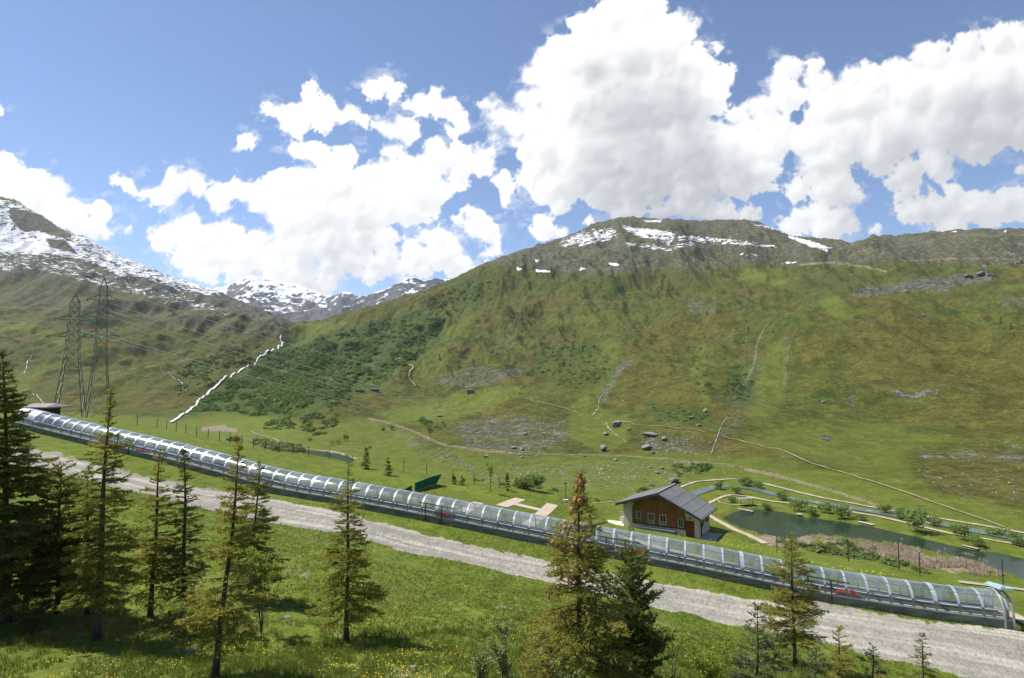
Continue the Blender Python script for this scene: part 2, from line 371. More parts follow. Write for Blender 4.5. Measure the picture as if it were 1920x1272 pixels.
for poly, v, s in [([(0, 598), (60, 606), (130, 632), (125, 652), (60, 628), (0, 615)], .9, 4), ([(0, 742), (30, 700), (120, 672), (125, 690), (60, 720), (40, 745)], .6, 8), ([(140, 655), (180, 648), (175, 700), (140, 700)], .5, 6),
                   ([(1383, 526), (1402, 505), (1440, 500), (1468, 505), (1476, 534), (1440, 534)], .85, 5), ([(1530, 560), (1570, 555), (1600, 580), (1640, 575), (1600, 600), (1550, 595)], .75, 6),
                   ([(1560, 492), (1600, 500), (1650, 505), (1665, 520), (1620, 515), (1570, 505)], .5, 6), ([(1030, 600), (1075, 592), (1150, 580), (1150, 600), (1060, 612)], .6, 9),
                   ([(1130, 640), (1165, 640), (1160, 720), (1120, 770), (1060, 770), (1110, 720)], .6, 9), ([(1300, 640), (1325, 650), (1330, 760), (1315, 770), (1300, 700)], .55, 7),
                   ([(700, 775), (760, 755), (880, 740), (960, 722), (990, 735), (900, 775), (800, 800), (740, 795)], .9, 8), ([(850, 740), (945, 722), (940, 760), (860, 765)], .9, 6),
                   ([(530, 640), (560, 608), (640, 600), (660, 605), (600, 640), (545, 650)], .9, 5), ([(380, 775), (500, 772), (560, 800), (520, 840), (400, 830)], .9, 8),
                   ([(560, 800), (680, 782), (760, 805), (800, 840), (700, 870), (600, 845)], .8, 10), ([(1070, 770), (1180, 775), (1180, 830), (1120, 850), (1060, 820)], .75, 10),
                   ([(1380, 830), (1480, 800), (1680, 790), (1800, 830), (1700, 860), (1760, 930), (1640, 900), (1450, 850)], .65, 22), ([(1440, 640), (1480, 650), (1470, 760), (1420, 800), (1390, 780)], .6, 9),
                   ([(790, 620), (850, 590), (900, 590), (800, 680), (700, 740), (640, 740), (720, 690)], .55, 16), ([(800, 640), (850, 640), (840, 700), (760, 730)], .5, 10),
                   ([(1560, 470), (1600, 462), (1640, 470), (1620, 500), (1560, 498)], .4, 6), ([(1700, 500), (1920, 480), (1920, 500), (1700, 515)], .35, 8), ([(1880, 530), (1920, 525), (1920, 560), (1870, 545)], .6, 6)]:
    up(fresh, v*blob(poly, s))
up(rock, .72*blob([(0, 330), (400, 512), (555, 595), (530, 640), (430, 640), (300, 620), (150, 590), (0, 580)], 25)); up(rock, .88*blob([(900, 500), (1100, 380), (1930, 380), (1930, 500), (1500, 500), (1100, 520)], 12))  # left flank: rock cover whose grey-brown also paints in a cloud's shadow
for poly, v, s in [([(345, 785), (380, 748), (430, 712), (500, 665), (530, 645), (600, 625), (700, 600), (800, 585), (835, 600), (815, 650), (760, 690), (700, 735), (640, 750), (560, 790), (500, 780), (440, 775), (390, 770)], 1, 8),
                   ([(560, 690), (700, 640), (740, 680), (640, 730), (540, 760)], .6, 12), ([(1000, 650), (1130, 640), (1150, 700), (1100, 730), (1000, 720)], .7, 14), ([(1360, 690), (1420, 680), (1410, 760), (1350, 770)], .8, 9),
                   ([(1210, 755), (1330, 760), (1340, 800), (1240, 800)], .7, 8), ([(830, 560), (910, 520), (930, 540), (860, 590)], .7, 9), ([(340, 640), (420, 650), (440, 690), (380, 740), (330, 740)], .5, 14),
                   ([(1470, 540), (1540, 530), (1560, 560), (1480, 570)], .6, 9), ([(1500, 520), (1600, 515), (1640, 535), (1560, 545)], .5, 8)]:
    up(wood, v*blob(poly, s))
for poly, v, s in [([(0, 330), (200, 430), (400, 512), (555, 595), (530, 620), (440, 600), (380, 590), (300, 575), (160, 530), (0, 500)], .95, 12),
                   ([(985, 470), (1095, 395), (1180, 380), (1430, 390), (1560, 460), (1540, 498), (1400, 490), (1200, 500), (1030, 510), (960, 500)], .9, 12),
                   ([(290, 590), (460, 590), (530, 620), (500, 630), (400, 620), (300, 615)], .7, 9), ([(220, 640), (310, 645), (300, 662), (240, 660)], .7, 6),
                   ([(810, 710), (880, 685), (980, 690), (1000, 700), (900, 730), (830, 728)], .8, 8), ([(930, 620), (985, 620), (960, 660), (930, 650)], .65, 8), ([(840, 800), (900, 780), (1000, 775), (1060, 790), (1070, 820), (1000, 860), (880, 850)], .8, 14),
                   ([(1190, 665), (1190, 675), (1150, 720), (1130, 760), (1125, 740), (1160, 680)], .95, 5), ([(1200, 810), (1310, 815), (1330, 850), (1220, 850)], .75, 10), ([(700, 790), (800, 820), (880, 860), (880, 890), (780, 850), (740, 830)], .6, 10),
                   ([(1000, 860), (1330, 870), (1300, 905), (1000, 915), (900, 905), (850, 870)], .45, 18), ([(1590, 540), (1680, 535), (1760, 515), (1860, 510), (1870, 528), (1700, 548), (1600, 560)], 1., 5), ([(1670, 540), (1710, 518), (1770, 520), (1800, 545), (1700, 550)], 1, 4),
                   ([(1665, 728), (1700, 738), (1765, 728), (1762, 740), (1700, 750), (1680, 742)], 1.1, 3), ([(1538, 815), (1560, 818), (1558, 832), (1540, 830)], 1.1, 3), ([(1590, 742), (1602, 742), (1607, 765), (1598, 762)], 1.1, 3),
                   ([(1710, 840), (1800, 845), (1900, 830), (1920, 880), (1800, 870), (1730, 865)], .7, 10), ([(1500, 925), (1620, 935), (1700, 940), (1780, 955), (1800, 972), (1700, 968), (1640, 950)], .5, 6),
                   ([(1700, 880), (1920, 860), (1920, 980), (1800, 940)], .55, 20), ([(1600, 450), (1920, 435), (1920, 500), (1700, 490), (1560, 500)], .6, 10), ([(1360, 640), (1430, 620), (1440, 700), (1380, 690)], .45, 12),
                   ([(1395, 700), (1425, 640), (1432, 645), (1400, 790), (1340, 850), (1335, 835)], .6, 4), ([(1465, 620), (1485, 625), (1475, 740), (1465, 720)], .55, 4), ([(1860, 555), (1920, 535), (1920, 575), (1870, 580)], .7, 6),
                   ([(1510, 690), (1545, 690), (1548, 700), (1500, 700)], .5, 4), ([(1285, 560), (1345, 560), (1340, 590), (1290, 600)], .7, 6), ([(1040, 610), (1010, 570), (1000, 500), (1060, 500), (1080, 560)], .35, 14)]:
    up(rock, v*blob(poly, s))
PX = PX0*.75+PX*.25; PY = PY0*.75+PY*.25
for poly, v, s in [([(0, 340), (110, 395), (200, 440), (330, 500), (400, 527), (420, 552), (380, 556), (330, 545), (260, 522), (220, 518), (160, 492), (90, 478), (0, 466)], .66, 8),
                   ([(0, 400), (60, 428), (140, 452), (180, 482), (120, 482), (0, 452)], .80, 8), ([(0, 455), (90, 470), (200, 510), (330, 550), (420, 575), (400, 590), (280, 560), (200, 545), (90, 515), (0, 500)], .47, 9),
                   ([(250, 520), (380, 560), (440, 580), (430, 595), (300, 570)], .43, 9), ([(1160, 420), (1200, 426), (1255, 431), (1268, 440), (1256, 462), (1235, 452), (1200, 446), (1175, 434)], .72, 6), ([(1040, 455), (1100, 430), (1155, 425), (1165, 448), (1110, 460), (1060, 466)], .60, 7),
                   ([(1160, 448), (1205, 455), (1290, 462), (1262, 474), (1180, 464)], .58, 7), ([(1240, 458), (1300, 452), (1310, 462), (1260, 466)], .55, 4), ([(1270, 440), (1370, 446), (1460, 458), (1456, 466), (1370, 461), (1270, 452)], .60, 5),
                   ([(1478, 440), (1520, 452), (1562, 466), (1550, 472), (1510, 460), (1478, 447)], .85, 2.4), ([(1205, 412), (1245, 412), (1240, 418), (1206, 417)], .7, 2), ([(1385, 474), (1445, 480), (1440, 484), (1385, 479)], .7, 2.4), ([(1465, 490), (1495, 490), (1493, 495), (1466, 495)], .8, 2),
                   ([(1004, 504), (1034, 508), (1030, 513), (1004, 510)], .95, 1.6), ([(1088, 500), (1104, 505), (1088, 508)], .95, 1.6), ([(1140, 492), (1162, 494), (1158, 500), (1142, 498)], .95, 1.6), ([(968, 500), (982, 506), (970, 508)], .95, 1.6),
                   ([(1000, 486), (1015, 488), (1005, 492)], .8, 1.6), ([(1785, 432), (1795, 432), (1794, 436), (1785, 435)], .9, 1.6), ([(1875, 432), (1888, 431), (1886, 436), (1876, 435)], .9, 1.6), ([(1396, 420), (1440, 422), (1480, 438), (1470, 438), (1430, 426)], .6, 1.6)]:
    up(snow, v*blob(poly, s))
snow *= 1-.95*blob([(20, 392), (50, 396), (95, 408), (108, 428), (132, 440), (124, 446), (95, 440), (70, 430), (50, 436), (32, 424), (20, 410)], 3)
snow *= 1-.9*blob([(85, 448), (120, 452), (140, 470), (120, 470), (95, 462)], 3)
for pts, w, v in [([(1396, 720), (1412, 690), (1420, 640), (1440, 605)], 3, .45), ([(1470, 720), (1476, 660), (1490, 620)], 3, .4), ([(1340, 850), (1350, 820), (1400, 760), (1440, 720)], 6, .3), ([(960, 850), (1085, 853), (1165, 856), (1247, 861), (1317, 868), (1385, 874), (1440, 888), (1468, 895), (1535, 914), (1603, 933), (1640, 942)], 3, .42),
                  ([(691, 786), (724, 792), (764, 805), (805, 824), (840, 836), (913, 845), (960, 850)], 3, .5), ([(1600, 475), (1680, 465), (1800, 440), (1870, 442)], 3, .4), ([(1560, 500), (1620, 470), (1600, 455)], 9, .38), ([(1690, 490), (1800, 484), (1920, 488)], 2.5, .5), ([(1660, 510), (1620, 500), (1560, 492), (1500, 497)], 3, .6),
                  ([(560, 815), (640, 800), (700, 790)], 2, .3), ([(200, 700), (300, 685), (420, 660)], 2, .5), ([(300, 615), (420, 622), (500, 625)], 2, .5), ([(420, 800), (380, 805), (440, 806)], 5, .7), ([(1400, 880), (1468, 895), (1560, 920), (1640, 945)], 5, .5)]:
    up(dirt, v*line(pts, w))
for poly, v, s in [([(1340, 830), (1370, 820), (1375, 860), (1350, 870), (1335, 855)], .36, 12), ([(1480, 1003), (1540, 1005), (1500, 1030), (1440, 1022), (1400, 1005)], .8, 5), ([(700, 1110), (860, 1125), (900, 1150), (780, 1145), (700, 1130)], .33, 22), ([(915, 1128), (985, 1130), (990, 1155), (930, 1150)], .42, 14),
                   ([(80, 1170), (170, 1180), (180, 1215), (110, 1205), (60, 1190)], .5, 22), ([(620, 1185), (680, 1188), (720, 1212), (640, 1222)], .46, 16), ([(700, 1245), (790, 1250), (800, 1290), (700, 1290)], .45, 22), ([(530, 1060), (590, 1060), (580, 1095), (520, 1090)], .4, 16),
                   ([(1380, 690), (1440, 660), (1440, 760), (1400, 780)], .3, 12), ([(1530, 1003), (1600, 1012), (1700, 1028), (1790, 1050), (1850, 1075), (1790, 1078), (1700, 1060), (1600, 1040), (1540, 1020)], .55, 6)]:
    up(dirt, v*blob(poly, s))
fresh = np.where(sg > 9.95, fresh*(.80-.10*smooth01((sg-10)/1.5)), fresh)
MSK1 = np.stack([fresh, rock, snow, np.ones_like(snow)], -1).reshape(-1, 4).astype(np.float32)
acr = np.clip((sg-3.6)/2.2, 0, 1)*np.ones_like(snow)
MSK2 = np.stack([road, wood, dirt, acr], -1).reshape(-1, 4).astype(np.float32)
def land_material(name='land_cover'):
    m, t, bs, out = nodes(name); v = coords(t)
    def att(nm):
        a = t.nodes.new('ShaderNodeAttribute'); a.attribute_name = nm; s = t.nodes.new('ShaderNodeSeparateColor'); t.links.new(a.outputs['Color'], s.inputs[0]); return s.outputs
    a1 = att('cover_a'); a2 = att('cover_b')
    big = noise(t, v, .006, 5, .6); mid = noise(t, v, .045, 9, .72); fine = noise(t, v, .8, 8, .68); patch = noise(t, v, .16, 5, .6, .4)
    c = mix(t, mapr(t, mid, .36, .66), (.068, .074, .017), (.122, .121, .036))
    c = mix(t, mapr(t, big, .42, .66), c, mix(t, mapr(t, mid, .35, .65), (.042, .066, .014), (.105, .135, .028)))
    c = mix(t, mapr(t, patch, .55, .72, 0, .55), c, (.055, .068, .018))
    c = mix(t, .8, c, mix(t, mapr(t, noise(t, v, .34, 5, .75), .38, .62), (.40, .43, .36), (1., .98, .92)), 'MULTIPLY'); c = mix(t, 1., c, (1.25, 1.13, .80), 'MULTIPLY'); c = mix(t, mapr(t, math_(t, 'ADD', noise(t, v, .21, 3, .6), math_(t, 'MULTIPLY', big, .4)), .80, .86, 0, .75), c, (.040, .058, .020)); c = mix(t, mapr(t, noise(t, v, .55, 3, .7), .64, .69, 0, .8), c, (.30, .285, .24))
    g = mix(t, mapr(t, fine, .3, .7), (.090, .138, .012), (.165, .200, .032))
    g = mix(t, mapr(t, patch, .42, .66, 0, .55), g, (.145, .165, .035))
    g = mix(t, mapr(t, mid, .55, .72, 0, .5), g, (.060, .120, .014))
    c = mix(t, math_(t, 'MULTIPLY', a1[0], mapr(t, math_(t, 'ADD', mid, a1[0]), .45, .95)), c, g)
    c = mix(t, .6, c, mix(t, mapr(t, noise(t, v, .13, 7, .75), .36, .64), (.62, .66, .58), (1.14, 1.12, 1.1)), 'MULTIPLY')
    wd = mix(t, mapr(t, patch, .38, .62), (.022, .048, .010), (.072, .115, .020))
    c = mix(t, math_(t, 'MULTIPLY', a2[1], mapr(t, mid, .38, .56)), c, wd)
    # stones: broken cells showing through where the rock mask is high
    vo = N(t, 'ShaderNodeTexVoronoi'); vo.inputs['Scale'].default_value = .22; vo.inputs['Randomness'].default_value = 1; t.links.new(v, vo.inputs['Vector'])
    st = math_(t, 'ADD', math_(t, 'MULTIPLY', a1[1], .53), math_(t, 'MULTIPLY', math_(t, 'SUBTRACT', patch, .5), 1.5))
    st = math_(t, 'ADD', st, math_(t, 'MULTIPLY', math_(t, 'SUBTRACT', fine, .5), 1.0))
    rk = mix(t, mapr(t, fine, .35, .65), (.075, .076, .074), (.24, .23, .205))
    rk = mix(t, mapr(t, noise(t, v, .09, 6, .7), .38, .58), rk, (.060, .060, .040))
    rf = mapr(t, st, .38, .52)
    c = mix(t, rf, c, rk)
    df = mix(t, mapr(t, fine, .3, .7), (.17, .125, .08), (.30, .25, .18))
    c = mix(t, mapr(t, math_(t, 'ADD', a2[2], math_(t, 'MULTIPLY', math_(t, 'SUBTRACT', fine, .5), 1.1)), .32, .6), c, df)
    # gravel road with wheel tracks kept in its own tint
    gr = mix(t, mapr(t, noise(t, v, 3.5, 8, .65), .25, .75), (.335, .305, .25), (.41, .38, .315))
    gr = mix(t, mapr(t, noise(t, v, .25, 4, .6), .45, .7, 0, .35), gr, (.27, .24, .19))
    al = t.nodes.new('ShaderNodeAttribute'); al.attribute_name = 'cover_b'; cb_ = t.nodes.new('ShaderNodeCombineXYZ'); sx_ = t.nodes.new('ShaderNodeSeparateXYZ'); t.links.new(v, sx_.inputs[0])
    t.links.new(math_(t, 'MULTIPLY', al.outputs['Alpha'], 11.), cb_.inputs[0]); t.links.new(math_(t, 'MULTIPLY', sx_.outputs[0], .07), cb_.inputs[1])
    tk = noise(t, cb_.outputs[0], 1., 4, .6); gr = mix(t, mapr(t, tk, .42, .60, 0, .75), gr, (.255, .235, .20)); gr = mix(t, mapr(t, tk, .50, .36, 0, .5), gr, (.52, .48, .40))
    gf = mapr(t, math_(t, 'ADD', a2[0], math_(t, 'MULTIPLY', math_(t, 'SUBTRACT', noise(t, v, 1.3, 7, .7), .5), 1.1)), .42, .58)
    c = mix(t, gf, c, gr)
    mp = t.nodes.new('ShaderNodeMapping'); mp.inputs['Scale'].default_value = (.040, .055, .11); t.links.new(v, mp.inputs[0])
    sn = math_(t, 'ADD', a1[2], math_(t, 'MULTIPLY', math_(t, 'SUBTRACT', noise(t, mp.outputs[0], 1., 10, .68, .8), .5), 2.6))
    sf = math_(t, 'MULTIPLY', mapr(t, sn, .60, .66), mapr(t, a1[2], .05, .3))
    c = mix(t, sf, c, (.80, .81, .84))
    t.links.new(c, bs.inputs['Base Color']); bs.inputs['Roughness'].default_value = .92; bs.inputs['Specular IOR Level'].default_value = .12
    bh = math_(t, 'MULTIPLY_ADD', mid, 6., math_(t, 'MULTIPLY', fine, .45))
    b = t.nodes.new('ShaderNodeBump'); b.inputs['Strength'].default_value = .55; b.inputs['Distance'].default_value = 1.
    t.links.new(bh, b.inputs['Height']); t.links.new(b.outputs[0], bs.inputs['Normal']); return m
LAND = land_material()
VV = np.stack([X, Y, ZZ], -1).reshape(-1, 3)
def sheet(name, r0, r1):
    rows = r1-r0+1; V = VV[r0*NC:(r1+1)*NC]
    i = np.arange(rows-1)[:, None]*NC; j = np.arange(NC)[None]; jn = (j+1) % NC
    Fq = np.stack([i+j, i+jn, i+NC+jn, i+NC+j], -1).reshape(-1, 4)[:, ::-1].copy()
    o = obj(name, V, Fq, LAND, smooth=True); me = o.data
    for nm, M in (('cover_a', MSK1), ('cover_b', MSK2)):
        a = me.color_attributes.new(nm, 'FLOAT_COLOR', 'POINT'); a.data.foreach_set('color', M[r0*NC:(r1+1)*NC].ravel())
    tag(o, kind='structure'); return o
cum = np.concatenate([[0], np.cumsum(ROWS)])
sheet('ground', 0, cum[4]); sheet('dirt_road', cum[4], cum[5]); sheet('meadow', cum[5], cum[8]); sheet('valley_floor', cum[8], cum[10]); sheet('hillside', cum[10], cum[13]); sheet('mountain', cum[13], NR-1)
# ------------------------------------------------------------------ far snowy range
def far_range():
    base = [(300, 640, 5200), (420, 640, 5200), (560, 650, 5200), (640, 640, 5000), (700, 640, 4900), (860, 640, 5000)]
    top = [(200, 560, 6800), (300, 552, 6800), (360, 548, 6900), (398, 541, 6900), (425, 536, 7000), (445, 528, 7000), (462, 520, 7000), (471, 517, 7000), (482, 519, 7000), (492, 523, 7050), (505, 524, 7100), (530, 529, 7100), (560, 533, 7100), (575, 540, 7000), (592, 546, 6900), (612, 556, 6600),
           (630, 554, 6400), (642, 547, 6300), (655, 550, 6300), (672, 555, 6200), (685, 556, 6000), (705, 548, 5900), (728, 541, 5900), (742, 533, 5900), (756, 526, 5900), (768, 521, 5900), (780, 523, 5900), (796, 527, 5900), (815, 523, 5950), (830, 525, 6000), (900, 520, 6000), (1000, 540, 6000)]
    px = np.linspace(220, 980, 560); n = 120
    ty = np.interp(px, [p[0] for p in top], [p[1] for p in top]); tD = np.interp(px, [p[0] for p in top], [p[2] for p in top])
    by = np.interp(px, [p[0] for p in base], [p[1] for p in base]); bD = np.interp(px, [p[0] for p in base], [p[2] for p in base])
    V = np.zeros((n+12, len(px), 3)); S = np.zeros((n+12, len(px)))
    for i in range(n+12):
        t = min(i/(n-1), 1); D = bD+(tD-bD)*t**.85; y = by+(ty-by)*t**1.1
        a = (px-960)/F; b = (636-y)/F; dy = math.cos(PITCH)-b*math.sin(PITCH); dz = math.sin(PITCH)+b*math.cos(PITCH)
        if i >= n: D = tD+(i-n+1)*120; zz = dz/dy*tD-(i-n+1)*90; V[i] = np.stack([a/dy*tD*D/tD, D, zz], -1); continue
        V[i] = np.stack([a/dy*D, D, dz/dy*D], -1)
    nz = (fbm(V[..., 0]/420, V[..., 1]/420, 7, 55, .55, True)-.6)
    fade = np.concatenate([np.sin(np.linspace(0, 1, n)*math.pi)**.6, np.zeros(12)])[:, None]
    V[..., 2] += nz*260*fade+(fbm(V[..., 0]/110, V[..., 1]/110, 5, 56, .6)-.5)*45
    m_, c_ = V.shape[:2]; i = np.arange(m_-1)[:, None]*c_; j = np.arange(c_-1)[None]
    Fq = np.stack([i+j, i+j+1, i+c_+j+1, i+c_+j], -1).reshape(-1, 4)
    m, t, bs, out = nodes('snowy_rock'); v = coords(t); g = N(t, 'ShaderNodeNewGeometry'); s = N(t, 'ShaderNodeSeparateXYZ'); t.links.new(g.outputs['Normal'], s.inputs[0])
    p = N(t, 'ShaderNodeSeparateXYZ'); t.links.new(v, p.inputs[0])
    alt = mapr(t, p.outputs[2], 500, 1050, -.30, .22, False)
    f = math_(t, 'ADD', math_(t, 'ADD', math_(t, 'MULTIPLY', math_(t, 'SUBTRACT', noise(t, v, .0065, 10, .64, .5), .5), 2.1), alt), math_(t, 'MULTIPLY', math_(t, 'SUBTRACT', s.outputs[2], .88), 1.1))
    rk = mix(t, mapr(t, noise(t, v, .02, 8, .7), .35, .65), (.055, .055, .062), (.14, .13, .12))
    rk = mix(t, mapr(t, p.outputs[2], 480, 700), mix(t, .5, rk, (.09, .08, .035)), rk)
    t.links.new(mix(t, mapr(t, f, -.04, .05), rk, (.84, .85, .88)), bs.inputs['Base Color']); bs.inputs['Roughness'].default_value = .9; bs.inputs['Specular IOR Level'].default_value = .1
    tag(obj('mountain_range', V.reshape(-1, 3), Fq, m, smooth=True), kind='structure')
far_range()
# ------------------------------------------------------------------ water, paths and streams laid on the land
def strip(name, pts, wpx, mat, lift=.0008, zplane=None, wmin=0, jit=.25, label=None):
    """ribbon following the land along a traced line; width given in picture units at its own distance"""
    P = []; Ws = []
    for i, p in enumerate(pts):
        v = hit(p[0], p[1]) if zplane is None else onplane(p[0], p[1], zplane)
        w = p[2] if len(p) > 2 else wpx; P.append(v); Ws.append(max(w*v[1]/F*(.72 if name == 'stream' else 1), wmin))
    L = [0]
    for a, b in zip(P, P[1:]): L.append(L[-1]+(b.xy-a.xy).length)
    step = max(L[-1]/500, .6); n = int(L[-1]/step)+2; s = np.linspace(0, L[-1], n)
    x = np.interp(s, L, [p[0] for p in P]); y = np.interp(s, L, [p[1] for p in P]); w = np.interp(s, L, Ws)
    k = np.hanning(9)[1:-1]; k /= k.sum(); sm = lambda q: np.convolve(np.pad(q, 3, 'edge'), k, 'valid') if n > 9 else q
    x = sm(x); y = sm(y)
    tx = np.gradient(x); ty = np.gradient(y); q = np.hypot(tx, ty)+1e-9; nx, ny = -ty/q, tx/q
    w = w*(1+jit*(fbm(s/7, s*0+len(pts), 3, 3)-.5)*2)
    # width runs across the line: a ribbon seen edge-on keeps its real width
    V = []; m = 5
    for j in range(m):
        f = (j/(m-1)-.5); xx = x+nx*w*f; yy = y+ny*w*f; zz = gz(xx, yy) if zplane is None else np.full(n, zplane)
        V.append(np.stack([xx, yy, zz+.04+lift*np.hypot(xx, yy)], -1))
    V = np.stack(V, 1).reshape(-1, 3); i = np.arange(n-1)[:, None]*m; j = np.arange(m-1)[None]
    Fq = np.stack([i+j, i+m+j, i+m+j+1, i+j+1], -1).reshape(-1, 4)[:, ::-1].copy()
    return tag(obj(name, V, Fq, mat, smooth=True), kind='structure')
PATH = pmat('pale_gravel', (.42, .37, .29), (.28, .25, .17), .5, .95)
SAND = pmat('beige_sand', (.46, .38, .27), (.34, .28, .19), .6, .95)
FARP = pmat('worn_track', (.30, .28, .18), (.17, .18, .08), .25, .95)
def water(name, c, rough=.08, bmp=.02, sc_=2.5, foam=None):
    m, t, bs, out = nodes(name); v = coords(t); f = noise(t, v, sc_, 4)
    cc = mix(t, mapr(t, noise(t, v, .05, 3), .35, .65), c, tuple(q*.75 for q in c))
    if foam: cc = mix(t, mapr(t, noise(t, v, foam[0], 6, .7), foam[1], foam[1]+.08), cc, (.82, .86, .88))
    t.links.new(cc, bs.inputs['Base Color']); bs.inputs['Roughness'].default_value = rough; bs.inputs['IOR'].default_value = 1.33
    bump(t, f, .4, bmp, bs); return m
POND = water('pond_water', (.022, .045, .030), .06, .03, 1.4); RIV = water('river_water', (.12, .17, .17), .25, .15, .8, (.35, .60)); TOR2 = water('thin_torrent', (.26, .28, .24), .6, .2, .3, (.25, .50)); TOR = water('white_water', (.55, .60, .62), .5, .2, .3, (.12, .36))
def flatpoly(name, pw, z, mat):
    V = [(p[0], p[1], z) for p in pw]; o = obj(name, V, [tuple(range(len(V)))], mat); return o
def grow(pw, g):
    c = Vector((sum(p[0] for p in pw)/len(pw), sum(p[1] for p in pw)/len(pw))); return [Vector((p[0]+(p[0]-c[0])*g, p[1]+(p[1]-c[1])*g)) for p in pw]
tag(flatpoly('pond', pond_w, WZ, POND), kind='structure'); tag(flatpoly('pond', pond2_w, WZ2, POND), kind='structure')
strip('river', [(1290, 931, 7), (1315, 922, 9), (1340, 914, 8), (1375, 914, 6), (1410, 917, 8), (1440, 925, 9), (1480, 935, 8), (1530, 943, 6), (1560, 948, 6), (1600, 954, 7), (1640, 961, 7), (1700, 972, 7), (1760, 984, 7), (1830, 997, 7), (1930, 1016, 8), (2000, 1030, 8)], 8, RIV, wmin=4)
strip('stream', [(320, 794, 5.5), (335, 785, 7), (352, 774, 6), (368, 762, 5), (374, 750, 4), (390, 739, 5), (404, 727, 5), (418, 714, 3.2), (436, 704, 3), (452, 695, 4), (466, 686, 2.4), (482, 676, 2), (498, 665, 3.4), (512, 658, 4), (522, 651, 4), (530, 643, 4), (525, 636, 3), (527, 629, 3)], 6, TOR, lift=.002, jit=.5)
for q in ([(45, 703, 2), (50, 690, 3), (56, 676, 3), (62, 668, 1)], [(60, 738, 3), (70, 745, 3), (84, 758, 2)], [(300, 690, 1), (318, 703, 1), (334, 712, 3), (342, 722, 2), (350, 736, 1)], [(1333, 853, 2), (1338, 838, 2.5), (1346, 818, 2), (1353, 800, 2), (1364, 782, 1)],
          [(1109, 783, 1.5), (1122, 766, 2), (1124, 750, 2), (1130, 740, 1)], [(1136, 792, 2), (1140, 803, 3), (1156, 818, 2.5), (1175, 832, 1.5)], [(1352, 872, 2), (1356, 880, 2.5), (1360, 892, 1)]):
    strip('stream', [(a_, b_, c_*.5) for a_, b_, c_ in q], 2, TOR2, lift=.0015, jit=1.1)
strip('path', [(1262, 925, 6), (1273, 916), (1290, 909), (1305, 904), (1340, 901), (1377, 899), (1392, 901), (1410, 904), (1434, 908), (1490, 922), (1540, 934), (1640, 953), (1725, 967), (1840, 986), (1891, 995), (1933, 1003), (2000, 1016)], 2.7, PATH, wmin=1.5)
strip('path', [(1318, 952), (1328, 945), (1340, 939), (1356, 932), (1371, 929), (1387, 930), (1402, 932), (1440, 940), (1490, 946), (1540, 953), (1590, 960), (1640, 968), (1694, 980), (1733, 990), (1790, 1003), (1907, 1022), (1980, 1038)], 2.6, SAND, wmin=1.5)
strip('path', [(1346, 938, 2), (1350, 944, 2), (1370, 948, 2.2), (1392, 948, 5), (1410, 947, 5), (1432, 949, 1.5)], 2, SAND)
strip('path', [(1322, 962), (1330, 967), (1340, 974), (1377, 994), (1402, 1004), (1437, 1021)], 5, SAND, wmin=1.6)
strip('path', [(1352, 819, 2), (1385, 827, 2), (1432, 840, 2), (1460, 844, 2), (1508, 865), (1552, 880), (1603, 895), (1671, 916), (1725, 935), (1790, 958), (1855, 980), (1885, 992)], 2.4, PATH, lift=.002)
strip('path', [(1165, 791), (1210, 800), (1270, 805), (1325, 814)], 1.8, FARP, lift=.002)
strip('path', [(691, 786), (724, 792), (764, 805), (805, 824), (840, 836), (913, 845), (995, 850), (1085, 854), (1165, 856), (1247, 861), (1317, 868), (1385, 874)], 2.2, FARP, lift=.001, jit=.5)
strip('path', [(470, 810), (480, 815), (515, 824), (534, 835), (569, 842), (615, 846), (642, 851), (672, 862)], 2.6, PATH)
strip('path', [(740, 676), (768, 686), (775, 690), (766, 706), (776, 722), (792, 728)], 2, PATH, lift=.002)
strip('path', [(960, 745), (985, 748), (1015, 757), (1060, 768), (1085, 776)], 1.5, FARP, lift=.002)
strip('path', [(1110, 944), (1130, 944), (1150, 941)], 4, PATH)
strip('path', [(1040, 984), (1100, 984), (1140, 998), (1180, 1012), (1240, 1030), (1330, 1050), (1400, 1066), (1470, 1082), (1600, 1104), (1760, 1130), (1880, 1145), (1960, 1190)], 6, SAND, wmin=1.3)
strip('path', [(1790, 1091), (1840, 1097), (1920, 1108), (2000, 1118)], 7, PATH, wmin=1.5)
# helipad letter H in pale slabs on the meadow
for q in ([(866, 961), (893, 944)], [(940, 951), (974, 934)], [(985, 992), (1036, 945)], [(957, 941), (1011, 957)]):
    pass
HP = pmat('worn_concrete', (.50, .42, .32), (.42, .35, .26), 1.1, .9)
def slab(q, w):
    a, b = hit(*q[0]), hit(*q[1]); d = (b-a).normalized(); n = Vector((-d[1], d[0], 0))*w/2; k = 12; V = []
    for i in range(k+1):
        p = a.lerp(b, i/k)
        for s in (-1, 1): v = p+n*s; V.append((v[0], v[1], ground(v[0], v[1])+.05))
    return V, [(2*i, 2*i+1, 2*i+3, 2*i+2)[::-1] for i in range(k)]
mb = MB()
for q, w in (([(940, 950), (976, 936)], 1.5), ([(986, 990), (1036, 946)], 1.5), ([(955, 943), (1013, 957)], 1.4), ([(868, 961), (897, 943)], 1.3)): mb.add(*slab(q, w))
tag(mb.build('helipad_marking', HP), 'pale concrete strips forming a letter H on the grass behind the tunnel', 'helipad marking')
